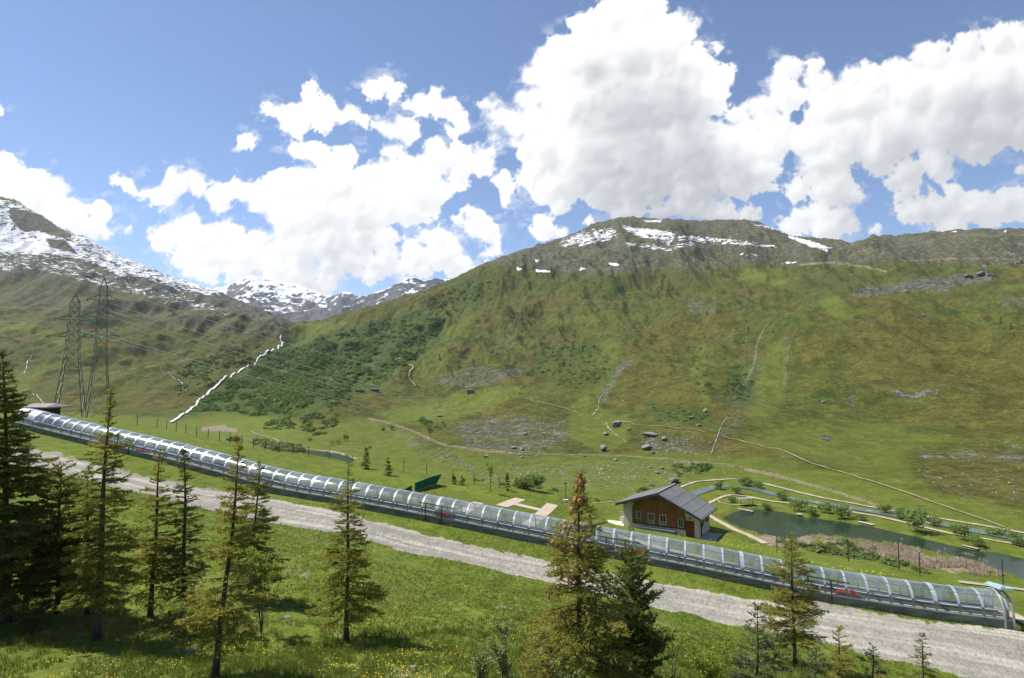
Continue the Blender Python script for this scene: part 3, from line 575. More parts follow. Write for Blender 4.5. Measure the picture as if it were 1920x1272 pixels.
# ================================================================== CLOUDS (a backdrop 15 km out; the blue behind it is the sky texture)
CL = '''0,320,35 20,345,40 60,370,42 105,385,38 145,400,32 185,392,20 172,425,30 130,410,40 198,440,11 60,335,24 0,370,50 100,350,16 228,347,9 240,350,8 215,343,7 458,262,10 448,260,6 468,264,7 243,431,6 2,210,5
575,180,24 585,205,30 545,215,26 515,213,16 612,215,30 650,222,15 673,232,9 690,236,6 555,235,20 505,205,9
720,152,18 702,178,15 740,175,18 790,195,28 830,205,28 860,225,22 847,250,17 765,238,22 730,248,18 712,240,12 770,255,12 690,165,9 810,180,16
560,285,22 590,290,26 630,310,28 660,292,16 330,345,28 370,350,26 300,365,25 276,352,13 410,370,28 450,360,26 490,370,28 530,355,40 580,350,42 640,345,42 700,330,36 741,292,17 760,330,36 820,298,32 870,292,26 903,303,28 860,335,28 800,360,45 740,380,50 670,390,50 600,400,50 540,410,40 780,400,32 520,380,30 460,345,14 545,270,10
340,435,30 308,450,20 380,450,35 430,440,30 470,450,24 450,480,40 400,480,40 350,480,26 520,470,32 510,500,32 560,510,32 600,532,18 622,530,12 560,470,40 620,460,38 680,450,32 730,450,24 720,490,30 660,490,30 620,500,26 440,510,26 785,482,28 815,450,26 842,480,32 872,498,18 800,505,20 750,500,22 860,413,11 888,422,22 920,435,22 932,458,8 880,402,10 915,470,8 700,520,14 400,520,14 360,515,10
952,350,13 955,374,7 945,340,8 1496,312,0
1150,30,42 1200,15,45 1100,65,42 1048,90,30 1018,108,20 1008,140,24 1270,40,20 1292,48,16 1250,90,60 1180,100,70 1110,120,70 1050,150,50 1328,108,14 1300,120,42 1340,148,24 1360,140,10 1330,180,32 1260,180,80 1170,200,90 1080,200,66 1005,188,26 982,185,12 922,195,17 938,222,22 958,250,26 1000,240,36 990,290,30 1030,280,56 1110,300,80 1200,300,88 1290,290,80 1370,290,66 998,330,24 1050,350,40 1060,385,16 1130,350,46 1220,355,42 1300,350,42 1380,338,46 905,190,7 925,262,9 1345,90,6 1180,385,26
1478,132,24 1520,130,18 1458,155,16 1540,160,26 1480,185,36 1430,215,32 1600,150,30 1640,135,24 1560,200,48 1620,190,55 1690,140,36 1750,108,34 1810,95,34 1870,80,34 1925,75,40 1720,170,60 1800,170,75 1890,160,85 1450,260,48 1520,270,45 1590,260,55 1680,250,55 1770,240,56 1860,230,50 1420,320,42 1490,355,22 1560,350,40 1600,365,16 1540,310,40 1700,335,32 1760,310,34 1670,348,12 1640,285,40 1830,272,32 1440,350,20 1930,240,50 1960,150,80 1376,215,22
1030,425,26 1008,437,10 1052,440,16 1152,375,13 1158,400,16 1105,422,9 1280,385,22 1320,380,26 1350,395,24 1400,405,18 1415,410,14 1250,395,16 1230,410,16 1530,400,24 1500,410,26 1572,405,24 1540,425,36 1592,422,16 1478,430,16 1190,395,16
1700,362,12 1720,400,26 1790,362,22 1760,390,32 1830,390,36 1890,385,36 1925,372,26 1700,412,16 1850,400,36 1640,441,8 1780,420,36 1917,320,9 1690,375,9 1950,390,40 1745,352,9'''
blobs = [tuple(map(float, b.split(','))) for b in CL.split()]
blobs = [b for b in blobs if b[2] > 0]
# further clouds beyond both sides of the view
_r = random.Random(3)
for cx, cy, s in ((-260, 330, 70), (-480, 420, 60), (-900, 200, 110), (2250, 260, 120), (2500, 380, 90), (2900, 150, 150), (-1400, 380, 120), (3500, 330, 130)):
    for k in range(14): blobs.append((cx+_r.gauss(0, s*1.1), cy+_r.gauss(0, s*.35), s*_r.uniform(.25, .7)))
BU = []
for x, y, r in blobs:
    d = P3(x, y); BU.append((d[0]/d[1], d[2]/d[1], r/F))
azc = np.concatenate([np.linspace(-78, -42, 70, endpoint=False), np.linspace(-42, 42, 1150), np.linspace(42, 78, 71)[1:]])
elc = np.linspace(1.5, 46, 560)
A_, E_ = np.meshgrid(np.radians(azc), np.radians(elc)); uu = np.tan(A_); vv = np.tan(E_)/np.cos(A_)
TOP = 30/1100.
def sdf(u, v):
    # soft union of lobes, edges pushed about by billows
    m = np.full(u.shape, -9.)
    for bx, by, br in BU:
        x0, x1 = bx-br-.09, bx+br+.09
        j0, j1 = np.searchsorted(uu[0], [x0-.03, x1+.03]); 
        if j1 <= j0: continue
        d = br-np.hypot(u[:, j0:j1]-bx, (v[:, j0:j1]-by)*1.05); a = m[:, j0:j1]; k = .013
        h = np.clip(.5+.5*(d-a)/k, 0, 1); m[:, j0:j1] = a*(1-h)+d*h+k*h*(1-h)
    return m
wx = (fbm(uu*16, vv*16, 4, 60)-.5)*.030; wy = (fbm(uu*16+40, vv*16, 4, 61)-.5)*.026
bil = lambda u, v: (fbm(u*26, v*26, 6, 70, .56, True)-.62)
B0 = bil(uu+wx, vv+wy)
fine_ = fbm(uu*60, vv*60, 6, 80, .7)-.5
S0 = sdf(uu+wx, vv+wy)
dens = S0+B0*.022+fine_*.022+.002
base = fbm(uu*7, vv*7, 4, 90)-.5
soft = .006+.016*smooth01((fbm(uu*9+5, vv*9, 3, 33)-.42)/.3)
alpha = smooth01(dens/soft+.5)
# thickness towards the sun (up and to the left), baked as grey self-shade into the cloud colour
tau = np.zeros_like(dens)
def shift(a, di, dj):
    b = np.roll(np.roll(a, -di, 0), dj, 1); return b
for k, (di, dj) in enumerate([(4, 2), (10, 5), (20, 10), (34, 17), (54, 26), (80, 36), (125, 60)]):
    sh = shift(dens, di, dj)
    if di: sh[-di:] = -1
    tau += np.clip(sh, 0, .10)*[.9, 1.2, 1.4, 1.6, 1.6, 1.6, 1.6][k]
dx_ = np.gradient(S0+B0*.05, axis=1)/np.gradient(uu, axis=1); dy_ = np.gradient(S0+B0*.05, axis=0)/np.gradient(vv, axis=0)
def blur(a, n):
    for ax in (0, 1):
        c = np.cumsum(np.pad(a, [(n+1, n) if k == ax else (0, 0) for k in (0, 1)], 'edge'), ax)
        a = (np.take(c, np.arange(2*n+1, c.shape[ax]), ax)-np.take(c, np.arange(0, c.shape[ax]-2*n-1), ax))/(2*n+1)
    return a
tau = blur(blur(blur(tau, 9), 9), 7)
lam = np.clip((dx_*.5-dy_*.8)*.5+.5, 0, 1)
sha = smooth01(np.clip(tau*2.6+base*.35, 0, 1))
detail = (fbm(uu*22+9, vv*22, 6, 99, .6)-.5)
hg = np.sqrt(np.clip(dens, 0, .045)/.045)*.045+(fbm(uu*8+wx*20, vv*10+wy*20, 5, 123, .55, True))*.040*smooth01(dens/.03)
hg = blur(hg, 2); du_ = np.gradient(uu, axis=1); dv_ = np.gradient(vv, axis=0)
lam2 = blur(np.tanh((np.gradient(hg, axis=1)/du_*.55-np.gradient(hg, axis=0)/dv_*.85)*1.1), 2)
lum = 1.055-.25*sha+.030*lam2*smooth01(dens/.006)+blur(detail, 1)*.10*smooth01(dens/.03)+blur(B0, 2)*.05+.06*blur(np.where(lam > .5, 1., 0.), 4)*smooth01(dens/.02)  # sunlit rims and shaded depths painted into the emitted cloud brightness
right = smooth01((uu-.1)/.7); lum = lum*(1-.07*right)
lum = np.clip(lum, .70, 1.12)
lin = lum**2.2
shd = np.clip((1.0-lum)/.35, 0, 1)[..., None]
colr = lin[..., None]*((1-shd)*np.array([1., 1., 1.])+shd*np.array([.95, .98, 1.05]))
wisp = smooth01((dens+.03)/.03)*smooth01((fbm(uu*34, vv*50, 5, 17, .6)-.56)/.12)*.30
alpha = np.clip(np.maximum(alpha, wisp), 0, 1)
alpha = alpha*smooth01((np.radians(78)-abs(A_))/.1)*smooth01((np.radians(46)-E_)/.08)*smooth01((E_-R_(1.5))/.05)
RC = 15000.
Vc = np.stack([RC*np.sin(A_)*np.cos(E_), RC*np.cos(A_)*np.cos(E_), RC*np.sin(E_)], -1).reshape(-1, 3)
m_, c_ = A_.shape; i = np.arange(m_-1)[:, None]*c_; j = np.arange(c_-1)[None]
Fq = np.stack([i+j, i+c_+j, i+c_+j+1, i+j+1], -1).reshape(-1, 4)
al = alpha.ravel(); keep = (al[Fq].max(1) > .004); Fq = Fq[keep]     # open where the sky is clear
used = np.unique(Fq); rm = np.full(len(Vc), -1); rm[used] = np.arange(len(used)); Fq = rm[Fq]
m, t, bs, out = nodes('cloud_baked_shade'); t.nodes.remove(bs)
a = t.nodes.new('ShaderNodeAttribute'); a.attribute_name = 'baked_cloud'
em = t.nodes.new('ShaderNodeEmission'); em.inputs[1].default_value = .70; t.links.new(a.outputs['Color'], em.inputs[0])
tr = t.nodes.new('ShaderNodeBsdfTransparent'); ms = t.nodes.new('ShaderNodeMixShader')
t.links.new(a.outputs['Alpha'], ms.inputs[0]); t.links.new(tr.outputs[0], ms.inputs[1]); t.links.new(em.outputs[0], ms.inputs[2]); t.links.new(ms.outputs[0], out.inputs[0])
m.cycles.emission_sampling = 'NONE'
o = obj('sky', Vc[used], Fq, m, smooth=True); at_ = o.data.color_attributes.new('baked_cloud', 'FLOAT_COLOR', 'POINT')
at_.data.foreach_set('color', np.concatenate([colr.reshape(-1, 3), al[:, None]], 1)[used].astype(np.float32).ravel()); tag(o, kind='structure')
# ================================================================== BUILT THINGS
ALU = pmat('brushed_aluminium', (.74, .76, .79), (.60, .62, .66), 2, .38, .55, spec=.5)
ALUD = pmat('dull_galvanised', (.42, .44, .46), (.32, .34, .36), 2, .55, .5)
OLIVE = pmat('weathered_post', (.27, .25, .15), (.20, .19, .12), 3, .8)
DGREEN = pmat('grey_green_boards', (.20, .225, .185), (.105, .12, .105), .7, .75, stretch=(1, 1, 6), bmp=.01)
BELT = pmat('dark_rubber', (.035, .036, .04), (.06, .06, .062), 2, .8)
WHITE = pmat('white_edge_strip', (.78, .78, .76), (.66, .66, .65), 2, .6)
DARKM = pmat('dark_frame_metal', (.055, .058, .06), (.09, .09, .09), 2, .5, .4)
RED = pmat('red_vinyl', (.62, .035, .022), (.50, .028, .02), 3, .5)
BLUE = pmat('blue_plastic', (.03, .16, .42), (.03, .12, .34), 3, .5)
CREAM = pmat('cream_render', (.66, .60, .46), (.58, .53, .41), .8, .9)
CONC = pmat('grey_concrete', (.36, .35, .33), (.28, .27, .26), 1.2, .9)
PALEC = pmat('pale_paving', (.62, .56, .46), (.54, .49, .40), 1.5, .9)
WOOD = pmat('brown_timber_cladding', (.28, .125, .040), (.17, .070, .022), 1.1, .7, stretch=(5, 5, .35), lo=.3, hi=.7, bmp=.01)
WOODD = pmat('dark_timber', (.10, .042, .016), (.07, .03, .012), 2, .7)
DOORM = pmat('red_brown_door', (.20, .045, .018), (.16, .036, .015), 2, .5)
ROOFM = pmat('slate_grey_sheet_roof', (.19, .186, .182), (.155, .152, .15), .5, .55, .1)
SEAM = pmat('roof_seam', (.34, .34, .35), (.27, .27, .28), 2, .5, .3)
STONE = pmat('grey_rock', (.27, .26, .235), (.12, .12, .115), .55, .95, bmp=.15, detail=8)
STEEL = pmat('pylon_steel', (.24, .26, .25), (.16, .18, .175), 1, .6, .3)
CYAN = pmat('glass_insulator', (.10, .52, .50), (.08, .42, .42), 3, .2)
WIRE = pmat('bright_conductor', (.85, .83, .74), (.8, .78, .7), 1, .6)
NETG = pmat('green_netting', (.010, .20, .135), (.006, .14, .095), 1.2, .8, stretch=(1, 1, .2))
PLANK = pmat('silvery_planks', (.50, .47, .42), (.40, .38, .34), 3, .85)
BOXG = pmat('blue_grey_box', (.24, .27, .31), (.19, .21, .25), 2, .6)
GLS, t, bs, out = nodes('window_glass'); bs.inputs['Base Color'].default_value = (.03, .04, .045, 1); bs.inputs['Roughness'].default_value = .05
GLZ, t, bs, out = nodes('clear_polycarbonate')
v = coords(t); f = noise(t, v, .9, 4)
gl = N(t, 'ShaderNodeBsdfGlossy'); gl.inputs[0].default_value = (.85, .90, .96, 1); gl.inputs['Roughness'].default_value = .16
df = N(t, 'ShaderNodeBsdfDiffuse'); df.inputs[0].default_value = (.55, .60, .62, 1)
tr = N(t, 'ShaderNodeBsdfTransparent'); tr.inputs[0].default_value = (.86, .89, .88, 1)
lw = N(t, 'ShaderNodeLayerWeight'); lw.inputs[0].default_value = .30
m1 = N(t, 'ShaderNodeMixShader'); m2 = N(t, 'ShaderNodeMixShader')
t.links.new(mapr(t, lw.outputs['Facing'], .0, 1., .10, .70), m1.inputs[0]); t.links.new(tr.outputs[0], m1.inputs[1]); t.links.new(gl.outputs[0], m1.inputs[2])
oi = N(t, 'ShaderNodeObjectInfo'); t.links.new(math_(t, 'ADD', mapr(t, f, .3, .7, .02, .12), math_(t, 'MULTIPLY', math_(t, 'POWER', oi.outputs['Random'], 2.), .14)), m2.inputs[0]); t.links.new(m1.outputs[0], m2.inputs[1]); t.links.new(df.outputs[0], m2.inputs[2]); t.links.new(m2.outputs[0], out.inputs[0])
bump(t, f, .3, .02, gl)
# ------------------------------------------------------------------ conveyor tunnel
E0 = [at(*p) for p in EDG if 20 <= p[0] <= 1902]
ex = np.array([p[0] for p in E0]); ey = np.array([p[1] for p in E0])
Lc = np.concatenate([[0], np.cumsum(np.hypot(np.diff(ex), np.diff(ey)))])
def along(s):
    x = np.interp(s, Lc, ex); y = np.interp(s, Lc, ey); a = max(s-3, 0); b = min(s+3, Lc[-1])
    d = np.array([np.interp(b, Lc, ex)-np.interp(a, Lc, ex), np.interp(b, Lc, ey)-np.interp(a, Lc, ey)]); d /= np.hypot(*d)
    return np.array([x, y]), d, np.array([-d[1], d[0]])
ss = np.linspace(0, Lc[-1], 140)
zraw = np.array([ground(*along(s)[0]) for s in ss]); kz = np.hanning(21)[1:-1]; kz /= kz.sum(); zsm = np.convolve(np.pad(zraw, 9, 'edge'), kz, 'valid')
WT = 3.1
def tp(s, o, h):   # point on the tunnel: distance along, across (away from the camera), up
    c, d, n = along(s); z = np.interp(s, ss, zsm); p = c+n*o; return np.array([p[0], p[1], z+h])
def prof(th, r=1.): # arch from the near foot over the crown to the far foot
    c, s_ = math.cos(th), math.sin(th); return WT/2-(WT/2-.06)*r*math.copysign(abs(c)**.86, c), .50+1.74*r*abs(s_)**.86
tun = empty('conveyor_tunnel', tuple(tp(Lc[-1]/2, 1.6, 0)), 0, 'long clear arched tunnel with silver ribs over the ski conveyor beside the dirt road', 'tunnel')
TI = Matrix.Translation(-tun.location)
def tchild(mbv, name, mat, parent=None, smooth=False):
    o = mbv.build(name, mat, parent or tun, smooth); o.data.transform(TI); return o
def rail(o_, h_, w_, hh, name, mat, parent=None, s0=0., s1=None, n=90):
    mb = MB(); s1 = s1 or Lc[-1]; q = np.linspace(s0, s1, n); V = []
    for s in q:
        for a, b in ((0, 0), (w_, 0), (w_, hh), (0, hh)): V.append(tp(s, o_+a, h_+b))
    Fs = [(i*4+k, i*4+(k+1) % 4, i*4+4+(k+1) % 4, i*4+4+k) for i in range(n-1) for k in range(4)]+[(3, 2, 1, 0), (4*n-4, 4*n-3, 4*n-2, 4*n-1)]
    mb.add(V, [f[::-1] for f in Fs]); return tchild(mb, name, mat, parent)
rail(0, -.5, .09, 1.12, 'base_wall', DGREEN); rail(WT-.09, -.5, .09, 1.12, 'base_wall', DGREEN)
rail(WT/2-.55, .30, 1.1, .12, 'conveyor_belt', BELT)
rail(WT/2-.95, .46, .22, .10, 'edge_strip', WHITE); rail(WT/2+.72, .46, .22, .10, 'edge_strip', WHITE)
rail(-.03, .60, .10, .07, 'sill_rail', ALUD); rail(WT-.07, .60, .10, .07, 'sill_rail', ALUD)
rail(.10, 1.30, .05, .05, 'side_rail', ALUD); rail(WT-.15, 1.30, .05, .05, 'side_rail', ALUD)
pt = prof(math.pi/2); rail(pt[0]-.05, pt[1]-.02, .10, .05, 'crown_rail', ALU)
p2 = prof(math.pi*.33); rail(p2[0]-.02, p2[1], .05, .04, 'crown_rail', ALUD)
NB = 66; sb = np.linspace(0.4, Lc[-1]-.3, NB+1)
def rib(s, w, name='rib', mat=ALU, parent=None, th0=.10, r=1.015, thick=.05, nn=15):
    V = []
    for i in range(nn):
        th = th0*math.pi+(1-th0)*math.pi*i/(nn-1)
        for rr, dw in ((r, -w/2), (r, w/2), (r-thick, w/2), (r-thick, -w/2)):
            x, z = prof(th, rr); V.append(tp(s+dw, x, z))
    Fs = [(i*4+k, i*4+4+k, i*4+4+(k+1) % 4, i*4+(k+1) % 4) for i in range(nn-1) for k in range(4)]+[(0, 1, 2, 3), (4*nn-1, 4*nn-2, 4*nn-3, 4*nn-4)]
    mb = MB(); mb.add(V, Fs); return tchild(mb, name, mat, parent)
for i, s in enumerate(sb):
    w = .16 if i % 9 else .30
    r0 = rib(s, w)
    mb = MB()
    for o_, x1 in ((-.035, prof(.12*math.pi)[0]-.03),):
        z1 = prof(.12*math.pi)[1]; a0, b0 = tp(s-.075, o_, .02), tp(s+.075, o_, .02); c0, d0 = tp(s+.075, x1, z1+.03), tp(s-.075, x1, z1+.03)
        n_ = along(s)[2]*.07; n3 = np.array([n_[0], n_[1], 0]); V = [a0, b0, c0, d0, a0+n3, b0+n3, c0+n3, d0+n3]
        mb.add(V, [(0, 1, 2, 3), (7, 6, 5, 4), (0, 4, 5, 1), (1, 5, 6, 2), (2, 6, 7, 3), (3, 7, 4, 0)])
    tchild(mb, 'post', OLIVE)
    if i < NB:
        V = []; nn = 17; s2 = sb[i+1]; bow = .012
        for j in range(4):
            for k in range(nn):
                x, z = prof(math.pi*k/(nn-1), 1-.004+bow*math.sin(math.pi*j/3)); V.append(tp(s+.05+(s2-s-.1)*j/3, x, z))
        Fs = [(j*nn+k, (j+1)*nn+k, (j+1)*nn+k+1, j*nn+k+1) for j in range(3) for k in range(nn-1)]
        mb = MB(); mb.add(V, Fs); tchild(mb, 'glazing_panel', GLZ if i not in (0, 1) else ALUD, smooth=True)
def s_at(px):
    q = np.linspace(0, Lc[-1], 800); xs = np.array([960+F*along(s)[0][0]/along(s)[0][1] for s in q[::8]]); return float(np.interp(px, xs, q[::8]))
for px in (238, 815, 1150, 1522):     # emergency exits: dark door frame, lintel rail and leaves set in the near side
    s = s_at(px); mb = MB()
    for ds in (-.85, .85): mb.bar(tp(s+ds, -.08, .1), tp(s+ds, .10, 1.75), .09, .07)
    mb.bar(tp(s-1.5, .08, 1.76), tp(s+2.2, .08, 1.76), .10, .08); mb.bar(tp(s-.85, -.07, .5), tp(s+.85, -.07, .5), .05, .05)
    d_ = tchild(mb, 'exit_door', DARKM)
    mb = MB(); mb.bar(tp(s, -.10, 1.0), tp(s, -.10, 1.25), .05, .05); tchild(mb, 'handle', ALU, d_)
# end frame with the tilted canopy at the low end
mb = MB(); e = Lc[-1]
for q in (0, .55): 
    pts = [tp(e-q, *prof(math.pi*k/14, 1.06)) for k in range(15)]; mb.tube([tp(e-q, -.02, 0)]+pts+[tp(e-q, WT+.02, 0)], .09, 6)
tchild(mb, 'end_frame', ALUD)
mb = MB(); c = tp(e-.25, 1.55, 3.25); c, d, n = along(e-.2); z0 = np.interp(e, ss, zsm)
M = np.array([[d[0], n[0], 0], [d[1], n[1], 0], [0, 0, 1]]); c = c*1; tl = np.array(Matrix.Rotation(R_(-9), 3, 'X'))
mb.box((c[0]+n[0]*1.5, c[1]+n[1]*1.5, z0+2.62), (.85, 2.5, .16), M=M @ tl); mb.box((c[0]+n[0]*1.5-d[0]*.2, c[1]+n[1]*1.5-d[1]*.2, z0+2.75), (.25, 2.3, .12), M=M @ tl)
tchild(mb, 'canopy', pmat('pale_blue_sheet', (.42, .55, .58), (.34, .46, .50), 1, .5))
# red mats and a blue tray lying inside the tunnel
def inside(name, px, L, h, mat, label, cat, off=.35, grp=None):
    s = s_at(px); o = empty(name, tuple(tp(s, off, .45)), 0, label, cat, grp); c, d, n = along(s); sl = (np.interp(s+.5, ss, zsm)-np.interp(s-.5, ss, zsm))
    M = np.array([[d[0], n[0], 0], [d[1], n[1], 0], [sl, 0, 1]])
    mb = MB(); mb.box((0, .2, h/2), (L, .5, h), M=M); mb.build('mat_body' if mat is RED else 'tray_body', mat, o)
    mb = MB(); mb.box((0, .2, h+.03), (L*.9, .40, .05), M=M); mb.box((L*.2, .2, h+.09), (L*.3, .25, .1), M=M); mb.build('top_layer' if mat is RED else 'tray_rim', mat, o)
    if mat is RED:
        for q in (-.3, .3):
            mb = MB(); mb.box((L*q, -.055, h/2), (.05, .02, h*.9), M=M); mb.build('strap', DARKM, o)
inside('crash_mat', 268, 1.5, .34, RED, 'red crash mat in the tunnel farthest uphill, left of the leafy spruces', 'crash mat', grp='red mats at the tunnel exits')
inside('crash_mat', 823, .5, .62, RED, 'narrow upright red mat beside the exit door above the middle of the road', 'crash mat', grp='red mats at the tunnel exits')
inside('crash_mat', 838, .9, .60, RED, 'squarish red mat just right of the narrow one inside the tunnel', 'crash mat', grp='red mats at the tunnel exits')
inside('crash_mat', 1188, 2.1, .55, RED, 'long bright red mat in the tunnel below the brown chalet', 'crash mat', grp='red mats at the tunnel exits')
inside('crash_mat', 1578, 1.7, .42, RED, 'red mat with a hump in the tunnel right of the yellow-green spruce', 'crash mat', grp='red mats at the tunnel exits')
inside('tray', 1605, .45, .12, BLUE, 'small blue tray on the tunnel floor beside a red mat', 'tray')
# ------------------------------------------------------------------ chalet
g = np.array([.85, -.53, 0]); g /= np.linalg.norm(g); r = np.array([-g[1], g[0], 0.]); A0 = np.array([20.2, 83.2, 0]); HBZ = HB
OR = A0+r*1.2; OR[2] = HBZ
Mh = np.array([g, r, [0, 0, 1]]).T
hs = empty('chalet', tuple(OR), math.atan2(g[1], g[0]), 'brown timber and cream chalet with grey gabled roof behind the tunnel', 'chalet')
ZA, ZL, ZR = -15.75-HBZ, -17.8-HBZ, -18.65-HBZ; SE = 6.15; SW = 5.4; LEN = 7.5; OV = 1.2
def rz_(s): return ZA+(ZL-ZA)*(-s/SE) if s < 0 else ZA+(ZR-ZA)*(s/SE)
def hprism(name, pts, y0, y1, mat, parent=hs):
    n = len(pts); V = [(x, y, z) for y in (y0, y1) for x, z in pts]
    Fs = [tuple(range(n)), tuple(range(n, 2*n))[::-1]]+[(i, i+n, (i+1) % n+n, (i+1) % n) for i in range(n)]
    return obj(name, V, Fs, mat, parent)
def hbox(name, c, s, mat, parent=hs): mb = MB(); mb.box(c, s); return mb.build(name, mat, parent)
hprism('wall', [(-SW, -.6), (SW, -.6), (SW, rz_(SW)-.12), (0, ZA-.12), (-SW, rz_(-SW)-.12)], 0, LEN-1.6, CREAM)
cl = hprism('timber_cladding', [(-3.9, 1.15), (3.55, 1.05), (3.55, rz_(3.55)-.14), (0, ZA-.14), (-3.9, rz_(-3.9)-.14)], -.05, .02, WOOD)
mb = MB(); mb.box((-.17, -.07, 1.06), (7.6, .08, .12)); mb.box((3.6, -.07, 1.9), (.12, .08, 1.7)); mb.box((-3.95, -.07, 2.2), (.12, .08, 2.3)); mb.build('trim_board', WOODD, hs)
TH = .2
rf = hprism('roof', [(-SE, ZL-TH), (0, ZA-TH), (SE, ZR-TH), (SE, ZR), (0, ZA), (-SE, ZL)], -OV, LEN, ROOFM)
for s0, s1 in ((-SE, 0), (0, SE)):
    for y0 in (-OV-.04, LEN):
        hprism('fascia', [(s0, rz_(s0)-TH-.14), (s1, rz_(s1)-TH-.14), (s1, rz_(s1)+.03), (s0, rz_(s0)+.03)], y0, y0+.04, DARKM, rf)
mb = MB()
for s in (1.7, 3.25, 4.75, 5.9): mb.bar((s, -OV, rz_(s)+.02), (s, LEN, rz_(s)+.02), .07, .05)
for s in (-1.6, -3.2, -4.8): mb.bar((s, -OV, rz_(s)+.02), (s, LEN, rz_(s)+.02), .06, .05)
mb.build('seam', SEAM, rf); mb = MB(); mb.bar((0, -OV-.05, ZA+.04), (0, LEN+.05, ZA+.04), .26, .09); mb.build('ridge_cap', SEAM, rf)
mb = MB(); mb.tube([(2.3, 1.4, rz_(2.3)), (2.3, 1.4, rz_(2.3)+.55)], .06, 8); mb.tube([(2.3, 1.4, rz_(2.3)+.5), (2.3, 1.4, rz_(2.3)+.62)], .1, 8); mb.build('vent_pipe', SEAM, rf)
for s in (-5.0, -3.2, -1.5, 0, 1.5, 3.2, 5.0): hbox('purlin', (s, -.5, rz_(s)-.34), (.18, 1.1, .24), WOOD)
for s, w, zl, hh, pale in ((-3.05, .62, 1.75, .95, 0), (-1.25, .85, 1.30, 1.35, 1), (.45, .85, 1.28, 1.35, 1), (2.95, .66, 1.30, 1.15, 0)):
    mb = MB(); zc_ = zl+hh/2
    for dx in (-w/2, w/2): mb.box((dx+s, -.075, zc_), (.09, .07, hh+.09))
    for dz in (-hh/2, hh/2): mb.box((s, -.077, zc_+dz), (w+.09, .074, .09))
    mb.box((s, -.07, zc_), (.05, .05, hh)); wn = mb.build('window', CREAM if pale else PLANK, hs)
    o = hbox('pane', (s, -.055, zc_), (w-.06, .012, hh-.06), GLS, wn)
    if pale: hbox('blind', (s+.05, -.066, zl+.32), (w-.2, .008, .28), pmat('pinkish_blind', (.42, .22, .2), (.36, .2, .18), 3, .8), wn)
dr = hbox('door', (4.2, -.06, 1.08), (.98, .08, 2.16), DOORM); mb = MB()
for dx in (-.53, .53): mb.box((4.2+dx, -.07, 1.1), (.08, .09, 2.2))
mb.box((4.2, -.072, 2.23), (1.14, .094, .08)); mb.build('frame', WOODD, dr); hbox('handle', (4.58, -.13, 1.05), (.12, .05, .04), ALU, dr)
hbox('step', (4.2, -.45, .02), (1.4, .7, .16), CONC)
lp = MB(); lp.box((4.2, -.12, 2.62), (.22, .14, .16)); lp.build('door_lamp', DARKM, hs)
mb = MB(); mb.box((SW+.06, 1.1, 1.35), (.14, .14, 2.6)); mb.bar((SW+.08, 1.1, 1.3), (SE-.1, .2, rz_(SE)-.35), .14, .14); mb.build('roof_brace', WOODD, hs)
mb = MB(); mb.box((SW+.03, 4.4, 2.0), (.08, 1.4, 1.0)); mb.build('window', WOODD, hs)
hbox('ground_slab', (SW+1.0, 1.6, .06), (2.2, 4.6, .12), CONC)
obj('ground_slab', [(x, y, z) for z in (.05, .13) for x, y in ((-5.5, -.1), (-5.4, 3.5), (-9.3, 3.3), (-7.9, -.5))], [(3, 2, 1, 0), (4, 5, 6, 7), (0, 1, 5, 4), (1, 2, 6, 5), (2, 3, 7, 6), (3, 0, 4, 7)], PALEC, hs)
mb = MB()
for k in range(12): mb.box((-6.9+k*.13, 2.4, 1.35), (.04, .04, .9))
mb.box((-6.2, 2.4, 1.82), (1.6, .07, .07)); mb.box((-6.2, 2.4, .92), (1.6, .07, .07)); mb.build('railing', PLANK, hs); hbox('balcony', (-6.2, 3.2, .7), (1.6, 1.7, .35), PALEC)
bx = empty('storage_bench', tuple(OR+g*-.2-r*.45), math.atan2(g[1], g[0]), 'long blue-grey box bench set against the chalet front wall', 'bench')
mb = MB(); mb.box((0, 0, .36), (5.0, .62, .72)); mb.build('bench_body', BOXG, bx); mb = MB(); mb.box((0, -.03, .75), (5.1, .72, .06)); mb.build('lid', BOXG, bx)
# ------------------------------------------------------------------ green screens by the helipad
def screen(p0, p1, h0, h1, lean, label):
    a, b = hit(*p0), hit(*p1); o = empty('wind_screen', tuple(a), 0, label, 'screen', 'green screens behind the tunnel')
    d = b-a; n = 22; V = []
    for k in range(n+1):
        f = k/n; p = d*f; hh = h0+(h1-h0)*f; zg = ground(a[0]+p[0], a[1]+p[1])-a[2]; rip = .03*math.sin(k*2.4)
        for z in (0.02, .5, 1): V.append((p[0]+lean*z*f+rip, p[1]+rip, zg+hh*z))
    Fs = [(k*3+j, k*3+3+j, k*3+4+j, k*3+1+j) for k in range(n) for j in (0, 1)]
    s_ = obj('netting', V, Fs, NETG, o); mdf = s_.modifiers.new('thickness', 'SOLIDIFY'); mdf.thickness = .03
    for k in range(0, n+1, 4):
        v = Vector(V[k*3]); mb = MB(); mb.tube([v, Vector(V[k*3+2])+Vector((0, 0, .05))], .03, 6); mb.build('post', DARKM, o)
screen((778, 922), (818, 908), 1.05, 1.35, .75, 'long green mesh screen standing on the meadow beyond the tunnel')
screen((757, 921), (772, 921.5), .15, .72, 0, 'short green mesh screen left of the long one, half hidden by the tunnel')
